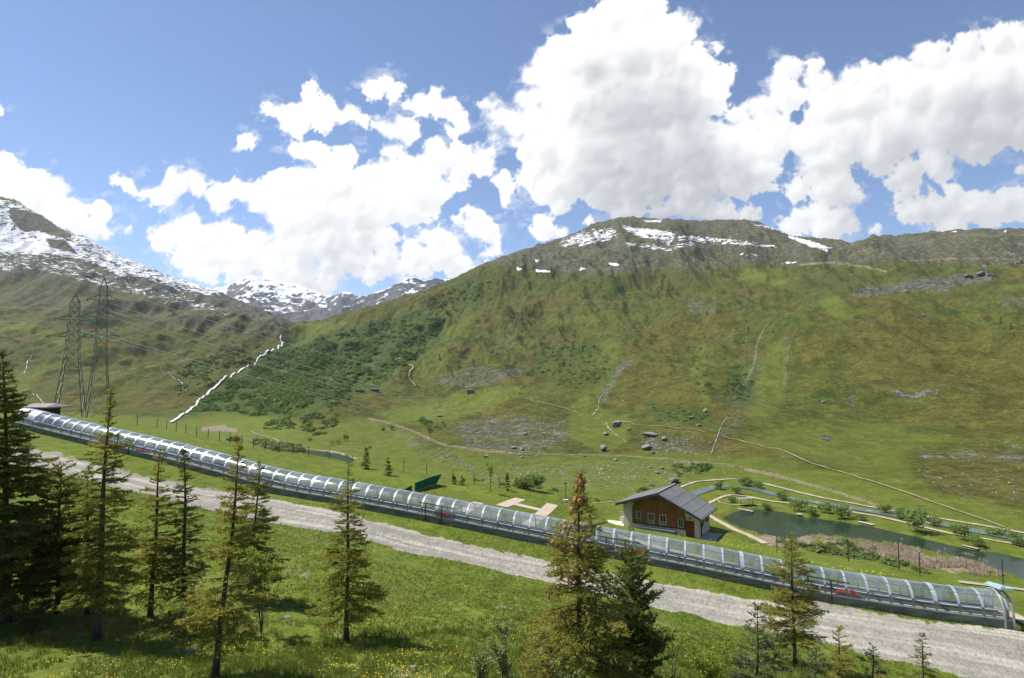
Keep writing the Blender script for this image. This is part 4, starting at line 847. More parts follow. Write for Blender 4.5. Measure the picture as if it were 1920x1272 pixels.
# ------------------------------------------------------------------ pylons and power lines
def pylon(px, topy, D, basew, label, arms, waist=.42):
    d = P3(px, 700); x = d[0]/d[1]*D; gzv = ground(x, D); ztop = zat(px, topy, D); H = ztop-gzv
    o = empty('pylon', (x, D, gzv), R_(28), label, 'pylon', 'lattice pylons on the meadow'); L = 8
    lv = [0, .10, .22, .32, .41, .50, .57, .64, .71, .77, .83, .89, .94, 1.0]
    wd = lambda t: basew*(1-t/.5)+2.5*(t/.5) if t < .5 else (2.5-1.0*(t-.5)/.44 if t < .94 else 1.5*(1-t)/.06+.1)
    cs = lambda t: [np.array([sx*wd(t)/2, sy*wd(t)/2, H*t]) for sx, sy in ((-1, -1), (1, -1), (1, 1), (-1, 1))]
    for k in range(4):
        mb = MB()
        for a, b in zip(lv, lv[1:]): mb.bar(cs(a)[k], cs(b)[k], .16 if a < .5 else .11)
        mb.build('leg', STEEL, o)
    mb = MB()
    for a, b in zip(lv, lv[1:]):
        A, B = cs(a), cs(b)
        for k in range(4):
            q = (k+1) % 4; mb.bar(A[k], B[q], .06); mb.bar(A[q], B[k], .06); mb.bar(B[k], B[q], .05)
    mb.build('bracing', STEEL, o)
    for t_, ln in arms:
        for sg_ in (-1, 1):
            mb = MB(); w = wd(t_)/2; tip = np.array([sg_*ln, 0, H*t_+.1])
            for sy in (-1, 1):
                mb.bar((sg_*w, sy*w, H*t_), tip, .10); mb.bar((sg_*w*.9, sy*w*.9, H*(t_+.035)), tip, .08)
                for f in (.33, .66):
                    a = np.array([sg_*w, sy*w, H*t_])*(1-f)+tip*f; b = np.array([sg_*w*.9, sy*w*.9, H*(t_+.035)])*(1-f)+tip*f; mb.bar(a, b, .05)
            ar = mb.build('cross_arm', STEEL, o); mb = MB()
            for sy in (-1, 1):
                for k in range(9):
                    c0 = tip+np.array([0, sy*(.35+k*.17), -.15-.02*k]); mb.tube([c0, c0+np.array([0, sy*.09, 0])], [.17, .06], 7)
            mb.build('insulator', CYAN, ar)
    return o, x, D, gzv, H
pyl1 = pylon(134, 553, 128, 5.6, 'shorter lattice pylon, the left one beside the small cabin', [(.80, 3.6), (.67, 4.6)])
pyl2 = pylon(187, 522, 146, 5.8, 'taller lattice pylon, the right one of the pair', [(.86, 3.4), (.755, 4.4), (.64, 3.6)])
for i, (a, b, lab) in enumerate([((214, 545, 146), (960, 728, 455), 'topmost pale power line running right from the pylons'), ((205, 568, 146), (930, 765, 430), 'second pale power line from the top'),
        ((212, 585, 143), (930, 777, 425), 'third pale power line from the top, upper of a close pair'), ((196, 590, 140), (900, 778, 420), 'fourth pale power line from the top, lower of a close pair'),
        ((196, 627, 132), (900, 789, 410), 'fifth power line, above the lowest'), ((150, 620, 130), (900, 796, 400), 'lowest pale power line crossing the torrent'),
        ((-320, 600, 105), (128, 603, 128), 'thin power line entering from the left edge to the shorter pylon'), ((-320, 560, 120), (178, 582, 146), 'thin power line entering from the left edge to the taller pylon')]):
    A, B = at(*a), at(*b); n = 40; pts = []
    for k in range(n+1):
        f = k/n; p = A.lerp(B, f); p[2] -= 5.5*4*f*(1-f)*((B-A).length/320)**2; pts.append(p-A)
    o = MB().tube(pts, .062 if i < 6 else .03, 5).build('power_line', WIRE); o.location = A
    tag(o, lab, 'power line', 'power lines from the pylons')
# ------------------------------------------------------------------ cabin at the top of the conveyor
hc = at(86, 772, 84); zc0 = ground(hc[0], hc[1]); cb = empty('cabin', (hc[0], hc[1], zc0), R_(-12), 'small cabin with a low grey roof at the upper tunnel end', 'cabin')
zt = at(86, 760, 84)[2]-zc0
mb = MB(); mb.box((0, 0, zt/2-.2), (2.5, 2.2, zt-.2)); mb.build('wall', WOODD, cb)
obj('roof', [(-2.3, -1.9, zt-.35), (2.3, -1.9, zt-.35), (2.3, 1.9, zt-.35), (-2.3, 1.9, zt-.35), (-2.3, -1.9, zt-.2), (2.3, -1.9, zt-.2), (2.3, 1.9, zt-.2), (-2.3, 1.9, zt-.2), (-2.0, 0, zt+.28), (1.6, 0, zt+.28)],
    [(3, 2, 1, 0), (0, 1, 5, 4), (1, 2, 6, 5), (2, 3, 7, 6), (3, 0, 4, 7), (4, 5, 9, 8), (6, 7, 8, 9), (5, 6, 9), (7, 4, 8)], pmat('felt_roof', (.28, .27, .25), (.22, .215, .20), 1, .8), cb)
mb = MB(); mb.box((0.3, -1.32, zt-1.2), (.8, .06, .6)); mb.build('window', GLS, cb)
# ------------------------------------------------------------------ net fences: posts along the edge of the meadow
def fence(pts, ph, label, tall=()):
    a = hit(*pts[0]); o = empty('net_fence', tuple(a), 0, label, 'fence', 'net fences at the meadow edge'); tops = []
    for i, p in enumerate(pts):
        v = hit(p[0], p[1])-a; h = p[2] if len(p) > 2 else ph; mb = MB(); mb.tube([v+Vector((0, 0, -.2)), v+Vector((.02, 0, h))], .05, 6); mb.build('post', DARKM, o); tops.append((v, min(h, ph)))
    mb = MB()
    for (v0, h0), (v1, h1) in zip(tops, tops[1:]):
        for f in (.25, .5, .75, .97): mb.bar(v0+Vector((0, 0, h0*f)), v1+Vector((0, 0, h1*f)), .012)
    mb.build('net_wire', ALUD, o)
fence([(257, 797), (294, 803), (312, 806), (330, 810), (348, 814), (368, 819), (390, 823), (411, 828), (431, 832), (453, 836), (475, 842), (497, 846), (523, 849), (549, 852), (578, 857), (618, 862), (660, 875)], 1.7, 'dark post and net fence along the upper left meadow edge')
fence([(757, 884), (800, 890), (849, 902), (889, 909), (937, 917), (1000, 921)], 1.6, 'sparse dark post fence along the middle meadow edge')
fence([(1457, 1036), (1473, 1040), (1591, 1053, 2.3), (1686, 1069, 3.2), (1725, 1079, 2.4), (1881, 1099, 2.6)], 2.0, 'widely spaced dark posts on the bank above the pond')
def postlamp(px, by, h, label, name='lamp_post', cat='lamp post'):
    v = hit(px, by); o = empty(name, tuple(v), 0, label, cat); MB().tube([(0, 0, -.2), (0, 0, h)], [.06, .045], 8).build('pole', DARKM, o)
    mb = MB(); mb.tube([(0, 0, h), (.0, 0, h+.08), (0, 0, h+.22), (0, 0, h+.26)], [.05, .2, .22, .05], 8); mb.build('lamp_head', DARKM, o)
postlamp(1061, 936, 2.1, 'dark lamp post on the grass between the helipad and the chalet')
postlamp(1322, 978, 2.9, 'dark post standing right behind the chalet corner')
# white waste bin on the meadow edge by the lamp
v = hit(1061, 942); o = empty('marker_stone', tuple(v), 0, 'white marker block at the foot of the lamp post', 'marker'); mb = MB(); mb.box((0, 0, .18), (.6, .35, .36)); mb.build('block', WHITE, o)
# ------------------------------------------------------------------ jetties, shelter and parts by the pond
for px, py, L, W_, rz, lab in ((1398, 959, 5.2, 1.0, -.9, 'narrow wooden jetty at the left end of the pond'), (1504, 966, 3.8, 1.7, .55, 'short wide jetty, second from the left on the far pond bank'), (1625, 984, 4.6, 1.4, -1.1, 'wooden jetty on the far bank at the middle of the pond'), (1822, 1029, 3.6, 1.5, -1.2, 'pale jetty at the right end of the far pond bank')):
    v = onplane(px, py, WZ); o = empty('jetty', (v[0], v[1], WZ), rz, lab, 'jetty', 'jetties on the pond'); mb = MB(); n = int(L/.22)
    for k in range(n): mb.box((-L/2+k*.22+.1, 0, .42), (.19, W_, .05))
    mb.build('deck', PLANK, o)
    for sx in (-1, 1):
        for sy in (-1, 1): MB().tube([(sx*L*.42, sy*W_*.42, -.8), (sx*L*.42, sy*W_*.42, .4)], .07, 6).build('pile', WOODD, o)
v = hit(1397, 948); o = empty('picnic_shelter', tuple(v), .3, 'low grey roofed shelter on the sandy patch by the pond', 'shelter'); mb = MB(); mb.box((0, 0, 2.2), (5, 2.2, .12)); mb.build('roof', SEAM, o)
for sx in (-1, 1):
    for sy in (-1, 1): MB().tube([(sx*2.1, sy*.8, 0), (sx*2.1, sy*.8, 2.2)], .08, 6).build('post', WOODD, o)
# ------------------------------------------------------------------ stone ruins on the hillside
def ruin(px, py, w, h, label, roof):
    v = hit(px, py); D = v[1]; s = D/F; o = empty('stone_hut', (v[0], v[1], v[2]-1), .25, label, 'hut', 'stone huts on the hillside'); ww, hh = w*s, h*s; mb = MB(); rg = random.Random(px)
    for k in range(26):
        f = k/25; mb.box(((f-.5)*ww, -ww*.2, (hh+1)*rg.uniform(.38, .5)), (ww/20, .8, (hh+1)*rg.uniform(.75, 1)))
        mb.box(((f-.5)*ww, ww*.2, (hh+1)*rg.uniform(.38, .5)), (ww/20, .8, (hh+1)*rg.uniform(.8, 1.1)))
    mb.box((-ww/2, 0, (hh+1)*.45), (.8, ww*.4, (hh+1)*.95)); mb.box((ww/2, 0, (hh+1)*.45), (.8, ww*.4, (hh+1)*.9)); mb.build('wall', STONE, o)
    if roof: mb = MB(); mb.box((0, 0, hh+1.1), (ww*1.05, ww*.5, .5), M=np.array(Matrix.Rotation(.12, 3, 'X'))); mb.build('roof', pmat('stone_slab_roof', (.13, .13, .13), (.09, .09, .09), .5, .9), o)
ruin(674, 735, 15, 4, 'roofless grey stone hut, left of the pair on the hillside', False); ruin(703, 735, 15, 5, 'grey stone hut with a dark slab roof, right of the pair', True); ruin(882, 738, 13, 6, 'lone squat stone hut beside the bright green pasture', True)
# ------------------------------------------------------------------ ski lift pylons high on the right
def lift(px, by, hpx, label):
    v = hit(px, by); s = v[1]/F; H = hpx*s; o = empty('lift_pylon', tuple(v), .4, label, 'lift pylon', 'ski lift pylons'); MB().tube([(0, 0, -2), (0, 0, H)], [H*.06, H*.035], 10).build('mast', ALUD, o)
    mb = MB(); mb.box((0, 0, H), (H*.55, H*.06, H*.07)); mb.box((0, 0, H*1.08), (H*.36, H*.05, H*.04)); mb.build('cross_arm', ALUD, o)
    for sx in (-1, 1): mb = MB(); mb.box((sx*H*.25, 0, H*.93), (H*.06, H*.34, H*.06)); mb.build('sheave_train', ALUD, o)
lift(1850, 520, 23, 'pale grey ski lift pylon above the rocks at upper right'); lift(1904, 495, 20, 'faint ski lift pylon near the right edge of the slope')
# ================================================================== ROCKS AND PLANTS
def _ico(sub):
    import bmesh
    bm = bmesh.new(); bmesh.ops.create_icosphere(bm, subdivisions=sub, radius=1); V = np.array([v.co[:] for v in bm.verts]); Fs = np.array([[v.index for v in f.verts] for f in bm.faces]); bm.free(); return V, Fs
IC1, IC2, IC3 = _ico(1), _ico(2), _ico(3)
def rockmesh(seed, sub=IC3, flat=.7):
    V, Fs = sub; r = np.random.default_rng(seed); V = V.copy(); dirs = r.normal(size=(17, 3)); dirs /= np.linalg.norm(dirs, axis=1)[:, None]; off = r.uniform(.38, .74, 17)
    for d, o in zip(dirs, off):
        q = V@d; V -= np.outer(np.maximum(q-o, 0), d)*.92
    V += (fbm(V[:, 0]*3+seed, V[:, 1]*3+V[:, 2]*2, 4, seed)-.5)[:, None]*.22*V
    V[:, 2] *= flat; return V, Fs
bl = [(1155, 802, 23, .95, 'large pale round boulder standing on the green slope, the biggest'), (1180, 807, 12, .6, 'dark boulder just right of the largest pale boulder'), (1138, 817, 16, .5, 'flat dark boulder at lower left of the largest pale boulder'), (1131, 846, 22, .9, 'dark wedge-shaped boulder pointed to the upper right'),
      (1217, 819, 34, .4, 'long dark rock slab above the stone field'), (1245, 826, 20, .55, 'dark boulder at the right end of the long rock slab'), (1211, 844, 31, .5, 'wide dark boulder below the long rock slab'), (1224, 851, 10, .7, 'small dark boulder under the wide dark one'),
      (1322, 773, 13, .8, 'dark round boulder alone high on the slope above the stream'), (1296, 786, 13, .7, 'grey boulder at lower left of the lone round one'), (1310, 800, 10, .8, 'small dark boulder near the thin pale track'), (965, 842, 14, .6, 'dark boulder beside the hillside track, left of its twin'), (978, 845, 15, .6, 'dark boulder beside the hillside track, right of its twin'),
      (1019, 841, 11, .6, 'dark low boulder in the grass left of the wedge boulder'), (1007, 834, 9, .5, 'small flat boulder above the dark low one'), (985, 816, 15, .6, 'dark boulder at the right edge of the stone field, left of two'), (1020, 815, 13, .6, 'dark boulder at the right edge of the stone field, right of two'), (979, 859, 11, .6, 'pale boulder just below the track near the twin boulders'),
      (1096, 857, 9, .6, 'small dark boulder sitting on the hillside track'), (1155, 864, 11, .55, 'dark boulder just below the track under the wedge boulder'), (1090, 832, 9, .45, 'small flat boulder left of the wedge boulder'), (1241, 880, 10, .7, 'grey boulder above the chalet roof, uppermost of three'), (1233, 888, 13, .5, 'dark flat boulder above the chalet roof, lowest of three'), (1220, 878, 8, .7, 'small dark boulder above the chalet roof, leftmost of three'),
      (1266, 906, 26, .75, 'big pale reddish boulder right behind the chalet ridge'), (1310, 872, 13, .55, 'dark boulder below the track right of the chalet'), (1294, 864, 9, .6, 'small boulder on the track right of the chalet'), (1332, 834, 9, .7, 'boulder on the bank of the small white torrent'), (911, 858, 13, .55, 'dark boulder in the lower stone field beside the track'), (824, 781, 16, .45, 'pale flat outcrop boulder on the bright green pasture'),
      (1544, 755, 10, .7, 'dark boulder alone on the brown-green slope'), (1700, 548, 12, .5, 'rock at the foot of the high outcrop'), (1842, 516, 22, .55, 'dark jagged rock on the skyline of the outcrop at upper right'), (1815, 520, 20, .45, 'dark rock left of the jagged one on the upper right outcrop'), (1731, 592, 9, .5, 'small grey boulder below the high outcrop')]
for i, (px, py, w, fl_, lab) in enumerate(bl):
    v = hit(px, py); s = w*v[1]/F/2; V, Fs = rockmesh(i+5, IC3, fl_)
    V = V*s; V[:, 2] += s*fl_*.55
    o = obj('boulder', V, Fs, STONE); o.location = v; o.rotation_euler = (0, 0, i*1.7); tag(o, lab, 'boulder', 'boulders on the far slope')
for i, (px, py, w, fl_, lab) in enumerate([(357, 1224, 34, .4, 'flat pale stone in the grass under the left spruces'), (540, 1158, 14, .4, 'small grey stone right of the leafy sapling'), (775, 1252, 20, .35, 'pale stone in the bare patch at the bottom edge'), (1243, 1262, 13, .5, 'small pinkish stone at the bottom edge right of the dark pine')]):
    v = hit(px, py); s = w*v[1]/F/2; V, Fs = rockmesh(i+90, IC3, fl_); o = obj('boulder', V*s, Fs, STONE); o.location = v+Vector((0, 0, s*.15)); tag(o, lab, 'stone', 'stones in the near grass')
def pick(poly, n, seed=0):
    r = np.random.default_rng(seed); xs = [p[0] for p in poly]; ys = [p[1] for p in poly]; o = []
    while len(o) < n:
        x = r.uniform(min(xs), max(xs), n); y = r.uniform(min(ys), max(ys), n); k = inpoly(x, y, poly); o += list(zip(x[k], y[k]))
    return o[:n]
def batch(name, items, V0F0, mat, kind='stuff'):
    """items: position, scale xyz, angle; merged into one mesh"""
    Vs = []; Fs = []; n = 0
    for k, (p, sc3, a) in enumerate(items):
        V, Fq = V0F0[k % len(V0F0)]; c, s = math.cos(a), math.sin(a); Q = V*np.array(sc3); Q = np.stack([Q[:, 0]*c-Q[:, 1]*s, Q[:, 0]*s+Q[:, 1]*c, Q[:, 2]], -1)+np.array(p); Vs.append(Q); Fs.append(Fq+n); n += len(V)
    o = obj(name, np.vstack(Vs), np.vstack(Fs), mat); return tag(o, kind=kind)
r0 = [rockmesh(200+k, IC1, .7) for k in range(8)]
it = []; rg = random.Random(4)
for poly, n, lo, hi in [([(840, 800), (900, 780), (1000, 775), (1060, 790), (1075, 822), (1000, 862), (880, 850)], 900, 1.2, 7), ([(810, 712), (880, 685), (980, 690), (1000, 705), (900, 730), (828, 728)], 420, 1.2, 5), ([(1190, 812), (1310, 815), (1335, 855), (1220, 855)], 330, 1.5, 8),
                       ([(860, 870), (1330, 865), (1300, 905), (1160, 925), (1000, 912), (900, 905)], 2200, 1.4, 6.5), ([(1190, 665), (1195, 672), (1150, 725), (1128, 765), (1122, 740), (1160, 690)], 200, 1.2, 4), ([(740, 800), (880, 860), (900, 890), (780, 860)], 260, 1.2, 7),
                       ([(1590, 545), (1760, 515), (1860, 512), (1870, 528), (1600, 562)], 500, 1.2, 5), ([(1400, 650), (1900, 620), (1900, 880), (1500, 860)], 420, 1., 3.5), ([(1700, 870), (1915, 850), (1915, 970), (1790, 940)], 240, 1.2, 6), ([(900, 560), (1560, 520), (1560, 700), (900, 700)], 560, 1., 3.4),
                       ([(0, 640), (500, 620), (480, 700), (0, 740)], 160, .8, 3), ([(300, 590), (460, 592), (530, 620), (400, 622)], 320, .8, 3.5), ([(1050, 640), (1380, 620), (1380, 800), (1100, 800)], 240, 1, 4), ([(230, 642), (310, 645), (300, 660), (240, 660)], 160, .8, 3),
                       ([(1665, 728), (1765, 728), (1762, 740), (1700, 750)], 150, .8, 2.5), ([(1300, 840), (1500, 920), (1620, 935), (1400, 860)], 90, 1, 4), ([(600, 800), (760, 770), (830, 790), (740, 800)], 110, 1, 4), ([(1280, 560), (1345, 560), (1340, 590), (1290, 600)], 100, 1, 4)]:
    for x, y in pick(poly, n, n):
        v = hit(x, y); s = (lo+(hi-lo)*rg.random()**3.2)*v[1]/F/2; it.append((v+Vector((0, 0, s*.15)), (s*rg.uniform(.8, 1.5), s, s*rg.uniform(.6, 1)), rg.random()*6))
batch('scree', it, r0, pmat('weathered_stone', (.40, .38, .34), (.19, .185, .17), .25, .95, lo=.4, hi=.6))
# ---- shrub wood on the far bank: clumps of leaf faces
def leafclump(seed, n=64, flat=.85):
    r = np.random.default_rng(seed); d = r.normal(size=(n, 3)); d /= np.linalg.norm(d, axis=1)[:, None]; d[:, 2] = abs(d[:, 2])*flat; lob = 1+.25*np.sin(d[:, 0]*4+seed)*np.cos(d[:, 1]*5)
    c = d*(r.uniform(.55, 1., (n, 1))*lob[:, None]); a = r.normal(size=(n, 3)); a /= np.linalg.norm(a, axis=1)[:, None]; b = np.cross(a, d+.3); b /= np.linalg.norm(b, axis=1)[:, None]+1e-6
    s = r.uniform(.16, .33, (n, 1)); V = np.stack([c-a*s, c+a*s*.6+b*s*.7, c+a*s*.4-b*s*.8, ], 1).reshape(-1, 3); return V, np.arange(3*n).reshape(-1, 3)
lc = [leafclump(k) for k in range(9)]
SHR = leafmat('shrub_leaves', (.095, .165, .028), (.160, .235, .045), .02, .38, (.065, .115, .022)); WIL = leafmat('willow_leaves', (.24, .32, .085), (.17, .25, .06), .4, .5, (.30, .37, .12))
it = []
def bushes(poly, n, lo, hi, seed, hz=1.):
    q_ = np.array(pick(poly, n, seed)); e_d = polydist(q_[:, 0], q_[:, 1], poly); nn_ = fbm(q_[:, 0]/22, q_[:, 1]/12, 3, 44)
    for (x, y), ed, nv in zip(q_, e_d, nn_):
        if nv < .40+.16*max(0, 1-ed/14) or rg.random() > .15+ed/7: continue
        v = hit(x, y); s = (lo+(hi-lo)*rg.random()**1.6)*v[1]/F/2; it.append((v, (s*rg.uniform(.9, 1.3), s, s*rg.uniform(.8, 1.1)*hz), rg.random()*6))
bushes([(345, 785), (380, 748), (430, 712), (500, 665), (530, 648), (600, 640), (640, 640), (700, 640), (700, 700), (640, 745), (560, 770), (500, 785), (440, 775), (390, 772)], 5200, 6, 15, 1)
bushes([(540, 650), (700, 600), (830, 590), (835, 620), (760, 690), (700, 730), (600, 700)], 1500, 4, 11, 2); bushes([(780, 560), (860, 530), (930, 520), (900, 560), (820, 600)], 260, 3, 8, 3)
bushes([(1000, 650), (1130, 640), (1150, 700), (1100, 730), (1010, 725)], 300, 3, 9, 4); bushes([(1360, 690), (1420, 680), (1410, 760), (1350, 770)], 280, 3, 8, 5); bushes([(1210, 758), (1330, 760), (1340, 800), (1240, 800)], 260, 3, 7, 6)
bushes([(330, 690), (430, 650), (500, 650), (430, 700), (370, 745), (330, 770)], 520, 4, 10, 7); bushes([(560, 780), (640, 770), (630, 815), (570, 820)], 160, 8, 16, 8); bushes([(480, 790), (540, 780), (560, 805), (500, 812)], 90, 8, 16, 9)
bushes([(600, 745), (700, 740), (690, 775), (620, 770)], 90, 6, 12, 10); bushes([(780, 785), (840, 780), (860, 800), (800, 815)], 80, 6, 12, 11); bushes([(1240, 870), (1330, 870), (1350, 892), (1270, 900)], 120, 6, 14, 12)
bushes([(940, 600), (1200, 560), (1500, 560), (1500, 640), (950, 680)], 160, 2, 6, 13); bushes([(1280, 640), (1330, 650), (1340, 770), (1310, 770)], 90, 3, 8, 14)
batch('shrub_wood', it, lc, SHR)
it = []
bushes([(1430, 1008), (1480, 1030), (1560, 1040), (1700, 1066), (1640, 1030), (1560, 1012)], 130, 14, 34, 20, .7); bushes([(1600, 1040), (1720, 1072), (1760, 1082), (1680, 1050)], 80, 14, 30, 21, .7); bushes([(460, 820), (560, 835), (600, 858), (500, 846)], 110, 14, 30, 22, .8); bushes([(340, 806), (430, 822), (480, 838), (400, 826)], 70, 10, 24, 24, .8)
bushes([(860, 895), (1100, 925), (1150, 950), (1040, 925), (900, 905)], 160, 8, 22, 23, .7); bushes([(1160, 925), (1230, 905), (1240, 915), (1170, 935)], 40, 12, 26, 25, .7)
batch('bank_shrubs', it, lc, leafmat('bank_leaves', (.16, .215, .045), (.105, .16, .032), .3, .4, (.21, .23, .07)))
# ---- single shrubs
def shrub(px, py, w, h, label, mat=WIL, group=None, n=520, name='shrub', stems=True):
    v = hit(px, py); s = v[1]/F; ww, hh = w*s, h*s; r = np.random.default_rng(int(px*7+py)); o = empty(name, tuple(v), 0, label, 'shrub', group)
    k = 9; cc = r.uniform(-1, 1, (k, 3))*np.array([ww*.32, ww*.3, hh*.24])+np.array([0, 0, hh*.56]); rr = r.uniform(.22, .36, k)*ww
    i = r.integers(0, k, n); d = r.normal(size=(n, 3)); d /= np.linalg.norm(d, axis=1)[:, None]; c = cc[i]+d*rr[i][:, None]*r.uniform(.6, 1.08, (n, 1))*np.array([1, 1, hh/ww*.9]); c[:, 2] = np.maximum(c[:, 2], .02)
    a = r.normal(size=(n, 3)); a /= np.linalg.norm(a, axis=1)[:, None]; b = np.cross(a, d); q = r.uniform(.045, .10, (n, 1))*(ww+hh)/2
    V = np.stack([c-a*q, c+b*q*.55, c+a*q, c-b*q*.55], 1).reshape(-1, 3); obj('foliage', V, np.arange(4*n).reshape(-1, 4), mat, o)
    mb = MB()
    for j in range(5): mb.tube([(0, 0, -.1), tuple(cc[j]*.5+np.array([0, 0, 0])), tuple(cc[j])], [ww*.014, ww*.009, ww*.004], 5)
    mb.build('stems', OLIVE, o); return o
wl = [(1352, 917, 16, 13), (1380, 926, 18, 13), (1400, 910, 26, 16), (1420, 915, 16, 11), (1372, 941, 15, 9), (1438, 955, 14, 11), (1470, 937, 22, 13), (1497, 958, 24, 18), (1524, 966, 18, 15), (1545, 961, 20, 17), (1577, 970, 26, 19), (1615, 975, 14, 9), (1660, 962, 20, 15), (1688, 972, 24, 17), (1717, 998, 36, 30), (1752, 985, 20, 14), (1790, 1000, 16, 13), (1803, 1012, 24, 22), (1830, 1024, 24, 17), (1905, 1022, 24, 18), (1875, 1003, 30, 10)]
nm = ['first', 'second', 'third', 'fourth', 'fifth', 'sixth', 'seventh', 'eighth', 'ninth', 'tenth', 'eleventh', 'twelfth', 'thirteenth', 'fourteenth', 'fifteenth', 'sixteenth', 'seventeenth', 'eighteenth', 'nineteenth', 'twentieth', 'last']
wl.sort()
for i, (px, py, w, h) in enumerate(wl): shrub(px, py+1, w*1.3, h*1.35, f'{nm[i]} willow shrub from the left along the river and pond bank', group='willow shrubs on the river bank', name='willow_shrub', n=620)
shrub(994, 919, 52, 32, 'large round pale green willow bush right of the helipad edge', n=1500, name='willow_shrub')
DK = leafmat('dark_shrub_leaves', (.050, .095, .022), (.080, .13, .030), .5, .3)
for px, py, w, h, lab in ((735, 807, 12, 11, 'dark round bush on the green hillock, right of the pale one'), (718, 811, 9, 9, 'pale small bush left of the dark round one'), (648, 828, 12, 14, 'dark bush beside the two pale shrubs on the hillock'), (634, 833, 14, 12, 'round green shrub, right of the whitish one'), (622, 835, 11, 10, 'whitish shrub on the hillock above the small pond'),
                          (582, 829, 9, 8, 'small dark bush on the left slope of the hillock'), (694, 842, 8, 6, 'tiny dark bush near the hillside track'), (518, 848, 14, 12, 'dark green bush at the meadow edge among the fence posts'), (443, 835, 18, 20, 'orange-brown bush behind the fence on the left')):
    shrub(px, py, w, h, lab, DK if 'dark' in lab else (leafmat('rusty_leaves', (.22, .13, .03), (.14, .10, .02), 1) if 'orange' in lab else WIL), 'single bushes on the green hillock', n=260)
# ---- reeds round the pond
def blades(name, P, h, w, lean, mat, seed=0, nb=3):
    r = np.random.default_rng(seed); P = np.repeat(np.asarray(P), nb, 0); n = len(P); P = P+np.concatenate([r.normal(0, .05, (n, 2)), np.zeros((n, 1))], 1); hh = h*r.uniform(.5, 1.15, n); a = r.uniform(0, 6.28, n); ww = w*r.uniform(.6, 1.2, n)
    d = np.stack([np.cos(a), np.sin(a), 0*a], -1)*ww[:, None]; b = r.uniform(0, 6.28, n); l = np.stack([np.cos(b), np.sin(b), 0*b], -1)*(hh*lean*r.uniform(.2, 1, n))[:, None]
    top = P+l+np.stack([0*a, 0*a, hh], -1); mid = P+l*.35+np.stack([0*a, 0*a, hh*.55], -1)
    V = np.stack([P-d, P+d, mid+d*.7, top, mid-d*.7], 1).reshape(-1, 3); i = np.arange(n)[:, None]*5
    F1 = np.concatenate([i+np.array([[0, 1, 2, 4]])], 0); F2 = i+np.array([[4, 2, 3, 3]])
    Fa = np.concatenate([i+[0, 1, 2], i+[0, 2, 4], i+[4, 2, 3]]); return obj(name, V, Fa.astype(np.int32), mat)
P_ = []
for x, y in pick([(1520, 1007), (1560, 1010), (1640, 1018), (1690, 1022), (1790, 1042), (1840, 1060), (1885, 1080), (1850, 1083), (1790, 1072), (1730, 1064), (1640, 1037), (1560, 1018)], 9000, 5):
    if fbm(np.array([x/30.]), np.array([y/9.]), 3, 4)[0] < .42: continue
    v = hit(x, y); P_.append((v[0], v[1], max(v[2], WZ-.3)))
tag(blades('reeds', P_, .8, .04, .25, pmat('dry_reeds', (.64, .53, .38), (.44, .35, .24), .12, .9), 3, 3), kind='stuff')
# ================================================================== CONIFERS AND NEAR PLANTS
BARK = pmat('spruce_bark', (.13, .105, .085), (.065, .052, .042), 6, .95, stretch=(1, 1, .3), bmp=.02)
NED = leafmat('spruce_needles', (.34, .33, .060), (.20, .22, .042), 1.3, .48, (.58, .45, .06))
NEDD = leafmat('dark_spruce_needles', (.22, .24, .048), (.13, .155, .034), 1.1, .42, (.36, .30, .055))  # darker needle tone for the dark spruces and small conifers
NEDP = leafmat('pine_needles', (.19, .24, .055), (.125, .17, .04), 1.2, .34, (.18, .20, .05))
NEDY = leafmat('yellowish_spruce_needles', (.36, .34, .07), (.23, .24, .05), 1.6, .46, (.50, .40, .08))
NEDB = leafmat('bluish_fir_needles', (.145, .185, .085), (.10, .14, .065), 1.4, .35, (.22, .24, .09))
CONE = pmat('spruce_cones', (.55, .29, .13), (.36, .18, .08), 9, .7)
